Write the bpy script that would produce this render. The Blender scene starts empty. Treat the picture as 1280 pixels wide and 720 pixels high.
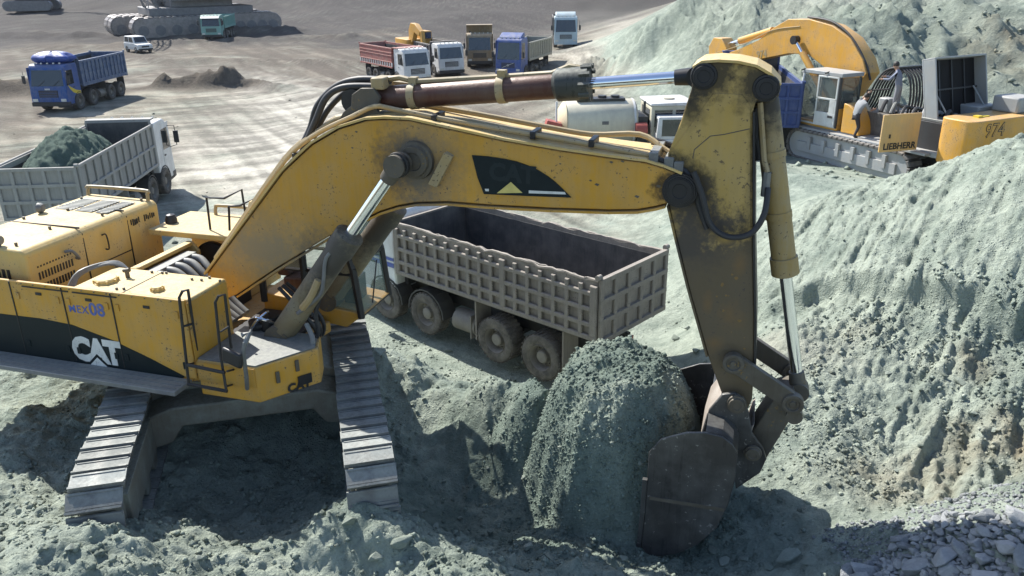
import bpy, bmesh, math, random
import numpy as np
from mathutils import Vector, Matrix

SC = bpy.context.scene
COL = SC.collection
R = math.radians
random.seed(7)

# ------------------------------------------------------------------ camera, sky, sun, exposure
F, TH, RO, HC = 1024.0, .378, -.012, 8.7          # focal in photo pixels, pitch, roll, eye height
cam = bpy.data.cameras.new('camera'); camo = bpy.data.objects.new('camera', cam); COL.objects.link(camo)
cam.sensor_width = 36; cam.lens = 36 * F / 1280; cam.clip_start = .1; cam.clip_end = 3000
camo.matrix_world = Matrix.Translation((0, 0, HC)) @ Matrix.Rotation(math.pi/2 - TH, 4, 'X') @ Matrix.Rotation(RO, 4, 'Z')
SC.camera = camo
SUN_AZ, SUN_EL = math.atan2(-.68, .73), R(45)      # azimuth clockwise from +Y
w = bpy.data.worlds.new('World'); SC.world = w; w.use_nodes = True
nt = w.node_tree; bg = nt.nodes['Background']
sky = nt.nodes.new('ShaderNodeTexSky'); sky.sky_type = 'NISHITA'; sky.sun_disc = False
sky.sun_elevation = SUN_EL; sky.sun_rotation = SUN_AZ; sky.dust_density = 1.5; sky.altitude = 800
nt.links.new(sky.outputs[0], bg.inputs[0]); bg.inputs[1].default_value = .125
sd = bpy.data.lights.new('sun', 'SUN'); sd.energy = 5; sd.angle = R(.5); sd.color = (1, .965, .90)
so = bpy.data.objects.new('sun', sd); COL.objects.link(so)
sv = Vector((math.sin(SUN_AZ)*math.cos(SUN_EL), math.cos(SUN_AZ)*math.cos(SUN_EL), math.sin(SUN_EL)))
so.rotation_euler = sv.to_track_quat('Z', 'Y').to_euler(); so.location = (-30, 40, 60)
SC.view_settings.view_transform = 'Standard'; SC.view_settings.look = 'None'
SC.view_settings.exposure = .87; SC.view_settings.gamma = 1

# ------------------------------------------------------------------ pixel -> ray helpers (photo pixels)
CT, ST = math.cos(TH), math.sin(TH)
def ray(px, py):
    dx, dy = px-640, py-360
    a = dx*math.cos(RO) + dy*math.sin(RO); b = -dx*math.sin(RO) + dy*math.cos(RO)
    return Vector((a/F, CT - b/F*ST, -ST - b/F*CT))
def onz(px, py, z):
    r = ray(px, py); t = (z-HC)/r.z; return Vector((r.x*t, r.y*t, z))
def ony(px, py, y):
    r = ray(px, py); t = y/r.y; return Vector((r.x*t, y, HC + r.z*t))

# ------------------------------------------------------------------ materials
MATS = {}
def new_mat(name):
    m = bpy.data.materials.new(name); m.use_nodes = True
    n = m.node_tree; b = n.nodes['Principled BSDF']; MATS[name] = m
    return m, n, b, n.nodes.new, n.links.new
def ramp(N, L, src, p0, p1, c0=(0, 0, 0, 1), c1=(1, 1, 1, 1)):
    r = N('ShaderNodeValToRGB'); L(src, r.inputs[0])
    e = r.color_ramp.elements; e[0].position = p0; e[1].position = p1; e[0].color = c0; e[1].color = c1
    return r.outputs[0]
def mixc(N, L, fac, a, b):
    m = N('ShaderNodeMix'); m.data_type = 'RGBA'
    for s, v in ((m.inputs[0], fac), (m.inputs[6], a), (m.inputs[7], b)):
        if isinstance(v, (int, float)): s.default_value = v
        elif isinstance(v, tuple): s.default_value = (*v[:3], 1)
        else: L(v, s)
    return m.outputs[2]
def math_(N, L, op, a, b=None):
    m = N('ShaderNodeMath'); m.operation = op
    for s, v in zip(m.inputs, (a, b)):
        if v is None: continue
        if isinstance(v, (int, float)): s.default_value = v
        else: L(v, s)
    return m.outputs[0]
def noise(N, L, vec, scale, detail=5, rough=.6):
    n = N('ShaderNodeTexNoise'); n.inputs['Scale'].default_value = scale
    n.inputs['Detail'].default_value = detail; n.inputs['Roughness'].default_value = rough
    if vec is not None: L(vec, n.inputs['Vector'])
    return n.outputs['Fac']

def paint(name, col, rough=.55, dust=(.30, .31, .27), dust_amt=.35, metal=0., chips=None, scale=2.5, stains=(), bump=.02,
          top_dust=.45, spec=.35, streak=.13, vary=.05):
    """worn machine paint: patchy tone, settled dust on upward faces, chips and grease stains at given local points"""
    m, n, b, N, L = new_mat(name)
    tc = N('ShaderNodeTexCoord'); P = tc.outputs['Object']
    n1 = noise(N, L, P, scale, 6, .65); n2 = noise(N, L, P, scale*6, 5, .7); n3 = noise(N, L, P, scale*.35, 3, .5)
    c = mixc(N, L, ramp(N, L, n3, .3, .7), tuple(x*.86 for x in col), tuple(min(1, x*1.1) for x in col))
    d = math_(N, L, 'MULTIPLY', ramp(N, L, n1, .42, .72), dust_amt)
    c = mixc(N, L, d, c, dust)
    g = N('ShaderNodeNewGeometry'); sx = N('ShaderNodeSeparateXYZ'); L(g.outputs['Normal'], sx.inputs[0])
    up = ramp(N, L, sx.outputs[2], .35, .95)
    up = math_(N, L, 'MULTIPLY', math_(N, L, 'MULTIPLY', up, ramp(N, L, n2, .25, .7)), top_dust)
    c = mixc(N, L, up, c, tuple(min(1, x*1.25) for x in dust))
    mp = N('ShaderNodeMapping'); mp.inputs['Scale'].default_value = (7, 7, .55); L(P, mp.inputs['Vector'])
    ns = noise(N, L, mp.outputs[0], scale*.7, 4, .6)
    c = mixc(N, L, math_(N, L, 'MULTIPLY', ramp(N, L, ns, .52, .74), streak), c, tuple(x*.35 for x in col))
    c = mixc(N, L, math_(N, L, 'MULTIPLY', ramp(N, L, ns, .46, .22), streak*.6), c, dust)
    if chips:
        n4 = noise(N, L, P, scale*11, 4, .6)
        c = mixc(N, L, math_(N, L, 'MULTIPLY', ramp(N, L, math_(N, L, 'MULTIPLY', n4, math_(N, L, 'ADD', n1, .5)), .66, .70), .85), c, chips)
    rg = math_(N, L, 'ADD', math_(N, L, 'MULTIPLY', d, .5), rough)
    for (x, y, z, r0, r1, colr, sq) in stains:       # sq squashes the y axis so that a stain covers both faces
        s = N('ShaderNodeVectorMath'); s.operation = 'SUBTRACT'; L(P, s.inputs[0]); s.inputs[1].default_value = (x, y, z)
        s2 = N('ShaderNodeVectorMath'); s2.operation = 'MULTIPLY'; L(s.outputs[0], s2.inputs[0]); s2.inputs[1].default_value = sq
        ln = N('ShaderNodeVectorMath'); ln.operation = 'LENGTH'; L(s2.outputs[0], ln.inputs[0])
        dd = math_(N, L, 'ADD', ln.outputs['Value'], math_(N, L, 'ADD', math_(N, L, 'MULTIPLY', math_(N, L, 'SUBTRACT', n1, .5), r1*1.6), math_(N, L, 'MULTIPLY', math_(N, L, 'SUBTRACT', n2, .5), r1*.9)))
        k = ramp(N, L, math_(N, L, 'DIVIDE', dd, r1), r0/r1, 1., (1, 1, 1, 1), (0, 0, 0, 1))
        c = mixc(N, L, math_(N, L, 'MULTIPLY', k, .84), c, colr)
    oi = N('ShaderNodeObjectInfo'); hv = N('ShaderNodeHueSaturation'); L(math_(N, L, 'ADD', math_(N, L, 'MULTIPLY', oi.outputs['Random'], 2*vary), 1-vary), hv.inputs['Value']); L(c, hv.inputs['Color']); c = hv.outputs[0]
    L(c, b.inputs['Base Color']); L(rg, b.inputs['Roughness']); b.inputs['Metallic'].default_value = metal
    b.inputs['Specular IOR Level'].default_value = spec
    if bump:
        bp = N('ShaderNodeBump'); bp.inputs['Strength'].default_value = .25; bp.inputs['Distance'].default_value = bump
        L(n2, bp.inputs['Height']); L(bp.outputs[0], b.inputs['Normal'])
    return m
def plain(name, col, rough=.5, metal=0., spec=.5):
    m, n, b, N, L = new_mat(name)
    tc = N('ShaderNodeTexCoord'); n1 = noise(N, L, tc.outputs['Object'], 9, 4)
    L(mixc(N, L, n1, tuple(x*.75 for x in col), tuple(min(1, x*1.2) for x in col)), b.inputs['Base Color'])
    b.inputs['Roughness'].default_value = rough; b.inputs['Metallic'].default_value = metal
    b.inputs['Specular IOR Level'].default_value = spec
    return m
def glass(name, col=(.55, .62, .6), alpha=.35):
    m, n, b, N, L = new_mat(name)
    b.inputs['Base Color'].default_value = (*col, 1); b.inputs['Roughness'].default_value = .06
    b.inputs['Alpha'].default_value = alpha; b.inputs['Specular IOR Level'].default_value = .8
    return m

DUST = (.33, .34, .29); FDUST = (.34, .31, .265)
CATY = (.55, .285, .032); CDUST = (.37, .31, .205)
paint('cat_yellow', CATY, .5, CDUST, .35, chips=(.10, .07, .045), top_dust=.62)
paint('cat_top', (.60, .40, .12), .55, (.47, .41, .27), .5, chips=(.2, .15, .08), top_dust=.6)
plain('cat_black', (.010, .017, .019), .5, 0, .2)
plain('black_steel', (.022, .022, .024), .45, .2)
plain('rubber_hose', (.028, .028, .03), .55)
paint('grey_hose', (.16, .16, .165), .5, DUST, .3, bump=0)
paint('tan_pipe', (.38, .27, .12), .45, DUST, .35, chips=(.08, .06, .04), bump=0)
paint('grey_steel', (.14, .14, .145), .5, DUST, .4, .3)
paint('walkway_steel', (.15, .155, .165), .55, DUST, .35, .2)
paint('dark_cylinder', (.10, .085, .065), .5, (.2, .19, .16), .35, .2, chips=(.25, .16, .05))
paint('brown_barrel', (.085, .034, .024), .38, (.2, .17, .14), .25, .15, top_dust=.25)
m, n, b, N, L = new_mat('chrome'); b.inputs['Base Color'].default_value = (.82, .84, .88, 1); b.inputs['Metallic'].default_value = 1; b.inputs['Roughness'].default_value = .13
paint('track_steel', (.13, .128, .122), .6, (.265, .28, .26), .9, .2, scale=3.5, top_dust=.8, vary=.22)
paint('carbody_mud', (.16, .145, .115), .8, (.27, .29, .25), .8, scale=3, bump=.05, top_dust=.8)
paint('bucket_steel', (.05, .047, .046), .4, (.2, .2, .185), .5, .4, scale=1.6, top_dust=.5, chips=(.26, .25, .235))
paint('bucket_hinge', (.30, .255, .215), .55, (.4, .38, .34), .5, .2, scale=4)
paint('white_paint', (.72, .73, .70), .45, FDUST, .35)
paint('white_letter', (.72, .72, .68), .6, (.3, .31, .28), .35, chips=(.03, .04, .042), scale=4, bump=0)
paint('blue_letter', (.05, .10, .38), .5, CDUST, .4, scale=4, bump=0)
plain('yellow_mark', (.62, .52, .16), .5)
plain('dark_letter', (.02, .02, .02), .5)
plain('red_paint', (.35, .08, .06), .5)
plain('tyre', (.085, .078, .07), .85)
paint('tyre_dusty', (.075, .068, .06), .85, (.26, .235, .2), .75, scale=4, top_dust=.6)
paint('rim_steel', (.17, .155, .135), .6, (.3, .28, .24), .6, .2)
plain('chassis', (.05, .048, .045), .7)
plain('window_dark', (.02, .026, .03), .08, 0, .9)
plain('lamp_lens', (.6, .6, .55), .15)
plain('grille_black', (.03, .03, .032), .5)
glass('cab_glass', (.30, .42, .38), .35)
glass('clear_glass', (.10, .125, .125), .5)
plain('skin', (.36, .21, .14), .55)
plain('hair', (.02, .015, .012), .6)

# ------------------------------------------------------------------ mesh helpers
class MB:
    def __init__(s): s.v = []; s.f = []
    def add(s, vs, fs):
        o = len(s.v); s.v += [tuple(p) for p in vs]; s.f += [tuple(o+i for i in f) for f in fs]; return s
    def box(s, x0, x1, y0, y1, z0, z1, M=None):
        vs = [Vector((x, y, z)) for x in (x0, x1) for y in (y0, y1) for z in (z0, z1)]
        if M is not None: vs = [M @ v for v in vs]
        return s.add(vs, [(0, 1, 3, 2), (4, 6, 7, 5), (0, 4, 5, 1), (2, 3, 7, 6), (0, 2, 6, 4), (1, 5, 7, 3)])
    def prism(s, poly, y0, y1, M=None):          # poly of (x, z), extruded along y
        k = len(poly); vs = [Vector((x, y0, z)) for x, z in poly] + [Vector((x, y1, z)) for x, z in poly]
        if M is not None: vs = [M @ v for v in vs]
        return s.add(vs, [tuple(range(k)), tuple(range(2*k-1, k-1, -1))] + [(i, i+k, (i+1) % k+k, (i+1) % k) for i in range(k)])
    def slab(s, poly, z0, z1):                   # poly of (x, y), extruded along z
        k = len(poly); vs = [(x, y, z0) for x, y in poly] + [(x, y, z1) for x, y in poly]
        return s.add(vs, [tuple(range(k-1, -1, -1)), tuple(range(k, 2*k))] + [(i, (i+1) % k, (i+1) % k+k, i+k) for i in range(k)])
    def loft(s, A, B):                           # two rings of points
        k = len(A); return s.add(list(A)+list(B), [tuple(range(k)), tuple(range(2*k-1, k-1, -1))] + [(i, i+k, (i+1) % k+k, (i+1) % k) for i in range(k)])
    def tube(s, pts, r, seg=8, cap=True):
        pts = [Vector(p) for p in pts]; rs = r if isinstance(r, (list, tuple)) else [r]*len(pts)
        rings = []; up = None
        for i, p in enumerate(pts):
            t = (pts[min(i+1, len(pts)-1)] - pts[max(i-1, 0)]).normalized()
            if up is None: up = t.orthogonal().normalized()
            up = (up - t*up.dot(t)).normalized(); q = t.cross(up)
            rings.append([p + (up*math.cos(2*math.pi*j/seg) + q*math.sin(2*math.pi*j/seg))*rs[i] for j in range(seg)])
        o = len(s.v); s.v += [tuple(v) for rg in rings for v in rg]
        for i in range(len(pts)-1):
            for j in range(seg):
                s.f.append((o+i*seg+j, o+i*seg+(j+1) % seg, o+(i+1)*seg+(j+1) % seg, o+(i+1)*seg+j))
        if cap: s.f.append(tuple(o+j for j in range(seg-1, -1, -1))); s.f.append(tuple(o+(len(pts)-1)*seg+j for j in range(seg)))
        return s
    def cyl(s, a, b, r, r2=None, seg=16): return s.tube([a, b], [r, r if r2 is None else r2], seg)
    def lathe(s, prof, seg=20, M=None):          # prof of (radius, y) round the y axis
        k = len(prof); vs = []
        for j in range(seg):
            a = 2*math.pi*j/seg
            for r, y in prof:
                v = Vector((r*math.cos(a), y, r*math.sin(a))); vs.append(M @ v if M is not None else v)
        fs = []
        for j in range(seg):
            j2 = (j+1) % seg
            for i in range(k-1): fs.append((j*k+i, j*k+i+1, j2*k+i+1, j2*k+i))
        return s.add(vs, fs)
    def mesh(s, name, mat, smooth=38):
        me = bpy.data.meshes.new(name); me.from_pydata(s.v, [], s.f); me.update()
        bm = bmesh.new(); bm.from_mesh(me); bmesh.ops.recalc_face_normals(bm, faces=bm.faces); bm.to_mesh(me); bm.free()
        if mat: me.materials.append(MATS[mat])
        if smooth:
            me.polygons.foreach_set('use_smooth', [True]*len(me.polygons)); me.set_sharp_from_angle(angle=R(smooth))
        return me
    def build(s, name, mat, parent=None, bevel=0, smooth=38):
        o = bpy.data.objects.new(name, s.mesh(name, mat, smooth)); COL.objects.link(o); o.parent = parent
        if bevel:
            m = o.modifiers.new('bevel', 'BEVEL'); m.width = bevel; m.segments = 2; m.limit_method = 'ANGLE'; m.angle_limit = R(40)
        return o
def inst(me, name, parent, loc=(0, 0, 0), rot=(0, 0, 0), sc=1):
    o = bpy.data.objects.new(name, me); COL.objects.link(o); o.parent = parent; o.location = loc; o.rotation_euler = rot
    o.scale = (sc, sc, sc) if isinstance(sc, (int, float)) else sc
    return o
def thing(name, label, cat, loc=(0, 0, 0), rz=0, group=None):
    o = bpy.data.objects.new(name, None); COL.objects.link(o); o.location = loc; o.rotation_euler = (0, 0, rz)
    o.empty_display_size = .3; return tag(o, label, cat, group)
def tag(o, label, cat, group=None):
    o['label'] = label; o['category'] = cat
    if group: o['group'] = group
    return o
def text_mesh(name, txt, size, mat, parent, M, extrude=.004, bold=0., spacing=1., sx=1.):
    cu = bpy.data.curves.new(name, 'FONT'); cu.body = txt; cu.size = size; cu.extrude = extrude; cu.offset = bold
    cu.space_character = spacing; cu.align_x = 'CENTER'; cu.align_y = 'CENTER'; cu.resolution_u = 3
    t = bpy.data.objects.new(name, cu); me = bpy.data.meshes.new_from_object(t)
    bpy.data.objects.remove(t)
    me.transform(M @ Matrix.Diagonal((sx, 1, 1, 1))); me.materials.clear(); me.materials.append(MATS[mat])
    o = bpy.data.objects.new(name, me); COL.objects.link(o); o.parent = parent; return o
def frame_M(o, xa, ya):                           # text plane: origin, x axis, y axis
    xa = Vector(xa).normalized(); ya = Vector(ya); ya = (ya - xa*ya.dot(xa)).normalized(); z = xa.cross(ya)
    M = Matrix((xa, ya, z)).transposed().to_4x4(); M.translation = Vector(o); return M
def bez(pts, n=8):                                # smooth path through points
    pts = [Vector(p) for p in pts]; out = []
    for i in range(len(pts)-1):
        p0 = pts[max(i-1, 0)]; p1 = pts[i]; p2 = pts[i+1]; p3 = pts[min(i+2, len(pts)-1)]
        for k in range(n):
            t = k/n; out.append(.5*((2*p1) + (p2-p0)*t + (2*p0-5*p1+4*p2-p3)*t*t + (-p0+3*p1-3*p2+p3)*t**3))
    return out + [pts[-1]]

# ------------------------------------------------------------------ terrain
def vnoise(x, y, seed=0):
    ix = np.floor(x).astype(np.int64); iy = np.floor(y).astype(np.int64); fx = x-ix; fy = y-iy
    def hsh(a, b):
        h = (a*374761393 + b*668265263 + seed*974711) & 0xffffffff
        h = ((h ^ (h >> 13))*1274126177) & 0xffffffff; h ^= h >> 16
        return (h & 0xffff)/65535.
    u = fx*fx*(3-2*fx); v = fy*fy*(3-2*fy)
    return (hsh(ix, iy)*(1-u)+hsh(ix+1, iy)*u)*(1-v) + (hsh(ix, iy+1)*(1-u)+hsh(ix+1, iy+1)*u)*v - .5
def fbm(x, y, oct=5, gain=.5, seed=0):
    s = 0; a = 1; 
    for i in range(oct):
        c, d = math.cos(.6*i), math.sin(.6*i)
        s = s + a*vnoise((x*c-y*d)*2**i, (x*d+y*c)*2**i, seed+i*17); a *= gain
    return s
def sstep(a, b, x): t = np.clip((x-a)/(b-a), 0, 1); return t*t*(3-2*t)

CP = []
for y in (26, 40, 60, 90): CP += [(x, y, 0) for x in (-90, -50, -28, -12, -2)]
CP += [(x, 130, z) for x, z in ((-140, 2), (-80, .6), (-40, .4), (-10, 1.5), (20, 2), (60, 7))]
CP += [(x, 190, z) for x, z in ((-200, 12), (-110, 9), (-50, 8), (0, 11), (60, 14))]
CP += [(x, 330, z) for x, z in ((-300, 60), (-120, 52), (0, 50), (150, 50), (300, 50))]
CP += [(3, 90, 0), (6, 91, 0), (5.5, 80, 0), (8, 96, .2), (10, 110, .5), (3, 60, 0), (4, 45, 0), (3, 33, 0), (2.5, 24, 0), (5.5, 40, 0), (9, 39, .3), (7, 36, .3)]
# bench of the big excavator
CP += [(-14, 3, 2.6), (-9, 6, 2.5), (-6, 6, 2.25), (-3, 6, 2.15), (0, 6, 2.0), (2.5, 6, 1.9), (0, 2, 2.4), (-6, 2, 2.6), (6, 2, 3.2),
       (-7.2, 9, 2.3), (-8.5, 11, 2.25), (-8, 13, 2.2), (-8, 16, .9), (-8, 18.5, 0), (-14, 10, 2.6), (-14, 15, 1.2), (-14, 19, 0), (-25, 12, 2), (-25, 20, 0),
       (-4, 11.5, 2.1), (-5, 9, 2.08), (-2, 9.4, 1.95), (-3.4, 8.5, 1.95), (-4.85, 7.55, 2.85), (-1.75, 7.95, 2.58), (-3.3, 7.2, 2.25), (-6.2, 8.0, 2.5), (-.5, 7.2, 2.25), (-3.4, 10, 1.85), (-4, 14, 2.0), (-4, 15.8, 1.0), (-4, 18, 0), (-1.35, 11.3, 1.6), (-2.4, 13.6, 2.0),
       (-1.3, 12.9, 2.0), (-.2, 11.6, 2.15), (.45, 11.05, 2.35), (-.6, 10.3, 1.25), (-.8, 9.3, 1.3), (.3, 9.6, 1.3), (-.1, 8.3, 1.7), (-1.8, 7.6, 2.0)]
# down to the loading road
CP += [(-2.2, 15.4, .5), (-.9, 14.2, .45), (.3, 13.2, .45), (1.2, 12.6, .5), (2.4, 13, .25), (-3.3, 17.4, 0), (-1.2, 16, 0), (.6, 14.6, 0), (2, 15, 0),
       (-4, 22, 0), (0, 20, 0), (2.5, 18, 0), (3.6, 15.4, .15), (4.1, 18.5, .2), (4.0, 22, .1), (4.2, 28, .1)]
# digging pit at the bucket
CP += [(3.1, 8.8, 1.35), (2.3, 8.5, 1.3), (1.5, 8.4, 1.45), (.8, 8.6, 1.6), (3.3, 10.6, 1.5), (2.6, 11.5, 1.6), (3.2, 12.3, 1.3), (4.0, 13.2, 1.5)]
# big slope on the right
CP += [(4.2, 10, 1.75), (4.75, 12, 2.1), (5.2, 14, 2.45), (5.4, 17, 1.9), (6.4, 18, 2.66), (6.0, 22, 1.8), (8.3, 24, 2.7), (7.2, 28, 2.2), (5.5, 26, .8), (5.6, 31, .4),
       (5.0, 9.4, 1.7), (5.9, 11.5, 2.15), (7.8, 11, 2.4), (7.2, 9.8, 1.9), (7.5, 14, 3.25), (8.7, 12.6, 3.1), (9.3, 14, 4.0), (9.2, 18, 4.0), (11.3, 18, 4.9),
       (13, 14, 5.6), (10.5, 10, 3.1), (10, 7, 2.8), (14, 9, 5), (14, 18.6, 5.6), (19, 17, 6.6), (25, 12, 7), (20, 6, 5), (7.6, 19.5, 3.2), (5.5, 14, 2.5), (6.9, 16, 3.0), (7.8, 16.4, 3.5)]
CP += [(8.8, 22.2, 2.6), (12, 22.8, 2.7), (16, 23.4, 3.2), (20, 23, 4.2), (9.5, 26, 2.2), (11, 26.5, 2.0), (14, 26.5, 1.7), (17, 27, 1.7), (20, 29, 1.8), (26, 30, 2.6), (10, 29, 1.8), (11, 27.8, 1.85), (12, 30, 1.6), (14, 30, 1.5), (16, 31, 1.5), (14, 33.5, 1.6), (18, 34, 1.8), (11, 33, 1.5), (9.5, 34.5, 1.2), (8.5, 37.2, .3), (10.3, 37.2, .45)]
# back wall and plateau
CP += [(14.5, 38, 2.3), (20, 38, 2.5), (28, 37, 3), (38, 36, 3.6), (27, 45, 6.05), (20.6, 48, 6.55), (15.1, 52, 6.45), (12.3, 62, 6.1), (11, 76, 3.2), (8, 75, .2), (10.9, 49, .5),
       (9.8, 45, .8), (10.3, 60, 2.2), (9.0, 66, .3), (12, 43, 2.4), (14.4, 42, 4.4), (17, 46, 5.9), (23, 42, 5), (40, 46, 6.2), (60, 45, 6.5), (60, 30, 6), (22, 60, 6.7), (40, 70, 6.8), (18, 80, 6.4), (30, 110, 6.8), (16, 92, 3)]
# rock heap in front
CP += [(4.5, 7.6, 2.2), (5.2, 7.95, 2.6), (6.2, 8.35, 2.65), (5.4, 7.2, 3.05), (6.8, 7.6, 3.2), (4.2, 6.8, 2.2), (6, 6, 3.1), (3.4, 7.2, 1.8), (3.0, 7.9, 1.6)]
CP = np.array(CP, float)
def kern(d2): return np.sqrt(d2 + .15)
A_ = kern(((CP[:, None, :2]-CP[None, :, :2])**2).sum(-1)); k_ = len(CP)
Pm = np.c_[np.ones(k_), CP[:, :2]]
S_ = np.block([[A_ + np.eye(k_)*-.02, Pm], [Pm.T, np.zeros((3, 3))]])
W_ = np.linalg.solve(S_, np.r_[CP[:, 2], 0, 0, 0])
def base_h(x, y):
    z = W_[k_] + W_[k_+1]*x + W_[k_+2]*y
    for i in range(k_): z = z + W_[i]*kern((x-CP[i, 0])**2 + (y-CP[i, 1])**2)
    return z
def terr(x, y):
    """height of the ground, metres above the loading road"""
    x = np.asarray(x, float); y = np.asarray(y, float)
    z = base_h(x, y)
    # mound pushed up in front of the bucket, steep towards the pit
    wx = x + .20*fbm(x*1.3, y*1.3, 3, .5, seed=5); wy = y + .18*fbm(x*1.5+9, y*1.5, 4, .6, seed=8)
    dx = wx-1.42; dy = wy-10.35
    q = np.sqrt((dx/np.where(dx < 0, 1.28, 1.6))**2 + (dy/np.where(dy < 0, 1.5, 1.5))**2)
    q = np.clip(q, 0, 1.6); m = 3.58 - .6*q**2 - 1.9*q**5 + .10*fbm(x*2.5, y*2.5, 4, .6, seed=9)
    m = np.maximum(m, 2.75 - 1.3*(((x-.35)/.75)**2+((y-10.75)/.6)**2)**1.1)
    z = np.where(m > z, m, z) + .12*np.exp(-((m-z)/.25)**2)
    # spoil clods on the berm between the excavator and the road
    for cx, cy, r, hh in ((-.35, 11.55, .42, .42), (.25, 11.2, .3, .3), (-.75, 12.1, .5, .22), (-2.1, 12.9, .6, .25), (-6.9, 9.5, .5, .12)):
        z = z + hh*np.exp(-(((x-cx)**2+(y-cy)**2)/r**2)**1.4)
    # scoop under the excavator and trench in front of it
    z = z - .22*np.exp(-(((x+3.4)/1.25)**2+((y-9.9)/1.4)**2)**2)
    slope_r = sstep(4.2, 6.2, x)*sstep(21.5, 18.5, y)*sstep(8.4, 9.8, y)            # big right slope
    wall = sstep(9, 13, x)*sstep(36, 39, y)*sstep(64, 50, y - x*.4)                  # back wall
    near = sstep(26, 14, y)*(1-sstep(12.6, 14.5, y+.72*x)*sstep(5.5, 3.6, x)*sstep(23, 20, y))
    fl = 1-near
    # scarp across the right slope: smooth dusty fan above, broken lumps below
    sc = y - 13.9 - .55*np.sin(x*1.3) + .75*(x-7.5) + 1.2*fbm(x*.9, y*.9, 3, seed=31)
    low = sstep(.14, -.16, sc)*slope_r
    z = z - .45*low
    z = z + slope_r*(.10*fbm(x*.7, y*.7, 3, seed=3))
    # streaks running down the fans
    u = (x*.62+y*.78); v = (x*.78-y*.62)
    z = z + slope_r*(1-low)*(.06*(.3-np.abs(fbm(v*6.0+1.2*fbm(u*.5, v*.5, 2, seed=14), u*.8, 3, .6, seed=13))) + .25*(.3-np.abs(fbm(v*2.2+.6*fbm(u*.3, v*.3, 2, seed=4), u*.35, 5, .66, seed=11))) + .10*np.maximum(0, fbm(v*1.6, u*.8, 5, .65, seed=12)-.12))
    z = z + low*(.34*np.abs(fbm(v*2.2, u*.6, 6, .6, seed=21)) + .08*fbm(x*5, y*5, 3, .6, seed=22))
    z = z + wall*(1.25*np.abs(fbm(x*.9+y*.25, y*.25, 5, .62, seed=41)) + .5*fbm(x*.5, y*.5, 5, .6, seed=42))
    z = z + near*(1-slope_r)*(.17*fbm(x*1.1, y*1.1, 6, .6, seed=51) + .13*np.maximum(0, fbm(x*3.0, y*3.0, 4, .65, seed=52)-.08) + .035*fbm(x*8, y*8, 2, .6, seed=53))
    z = z + slope_r*(1-low)*.07*np.abs(fbm(x*2.6, y*2.6, 5, .65, seed=15)) + near*.06*np.abs(fbm(x*4.3, y*4.3, 4, .62, seed=16))
    fr = sstep(9.2, 8.2, y)*sstep(3, 0, np.abs(x+1.5)-3)
    z = z + fr*.13*np.abs(fbm(x*2.1, y*3.2, 4, .6, seed=61))
    # floor: low ruts and windrows
    z = z + fl*(1-wall)*sstep(18, 40, y)*(.05*fbm(x*.25, y*.25, 4, seed=71))
    for x0, y0, x1, y1, hh, wd in ((-60, 61, -31, 63, 1.0, 1.2), (-27, 65, -20, 65.6, .75, .9), (-24, 66, -16, 64, .35, 1.0), (-55, 100, -20, 108, .4, 2.2), (-80, 112, -30, 116, .7, 3), (-46, 86, -8, 82, .25, 1.5), (6.8, 70, 10, 62, 1.2, 1.5)):
        ex, ey = x1-x0, y1-y0; t = np.clip(((x-x0)*ex+(y-y0)*ey)/(ex*ex+ey*ey), 0, 1)
        d = np.hypot(x-x0-t*ex, y-y0-t*ey)
        z = z + hh*np.exp(-(d/wd)**2)*(1+1.1*fbm(x*.6, y*.6, 4, .6, seed=81))
    far = sstep(95, 150, y)
    z = z + far*2.2*fbm(x*.04, y*.04, 4, seed=91)
    return z
def ground_z(x, y): return float(terr(np.array([x]), np.array([y]))[0])

def axis(parts):
    out = [parts[0][0]]
    for a, b, s0, s1 in parts:
        x = a
        while x < b-1e-6:
            t = (x-a)/(b-a); x = min(b, x + s0+(s1-s0)*t); out.append(x)
    return np.array(out)
xr = axis([(-7, 8, .033, .033), (8, 14, .034, .075), (14, 40, .08, .8), (40, 330, .9, 14)])
xl = -axis([(7, 16, .035, .14), (16, 60, .15, .8), (60, 340, .9, 14)])[::-1]
XS = np.r_[xl[:-1], xr]
YS = axis([(1, 5, .4, .06), (5, 13.5, .032, .036), (13.5, 22, .04, .085), (22, 56, .09, .26), (56, 120, .28, 1.0), (120, 360, 1.1, 9)])
GX, GY = np.meshgrid(XS, YS); GZ = terr(GX.ravel(), GY.ravel()).reshape(GX.shape)

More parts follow.
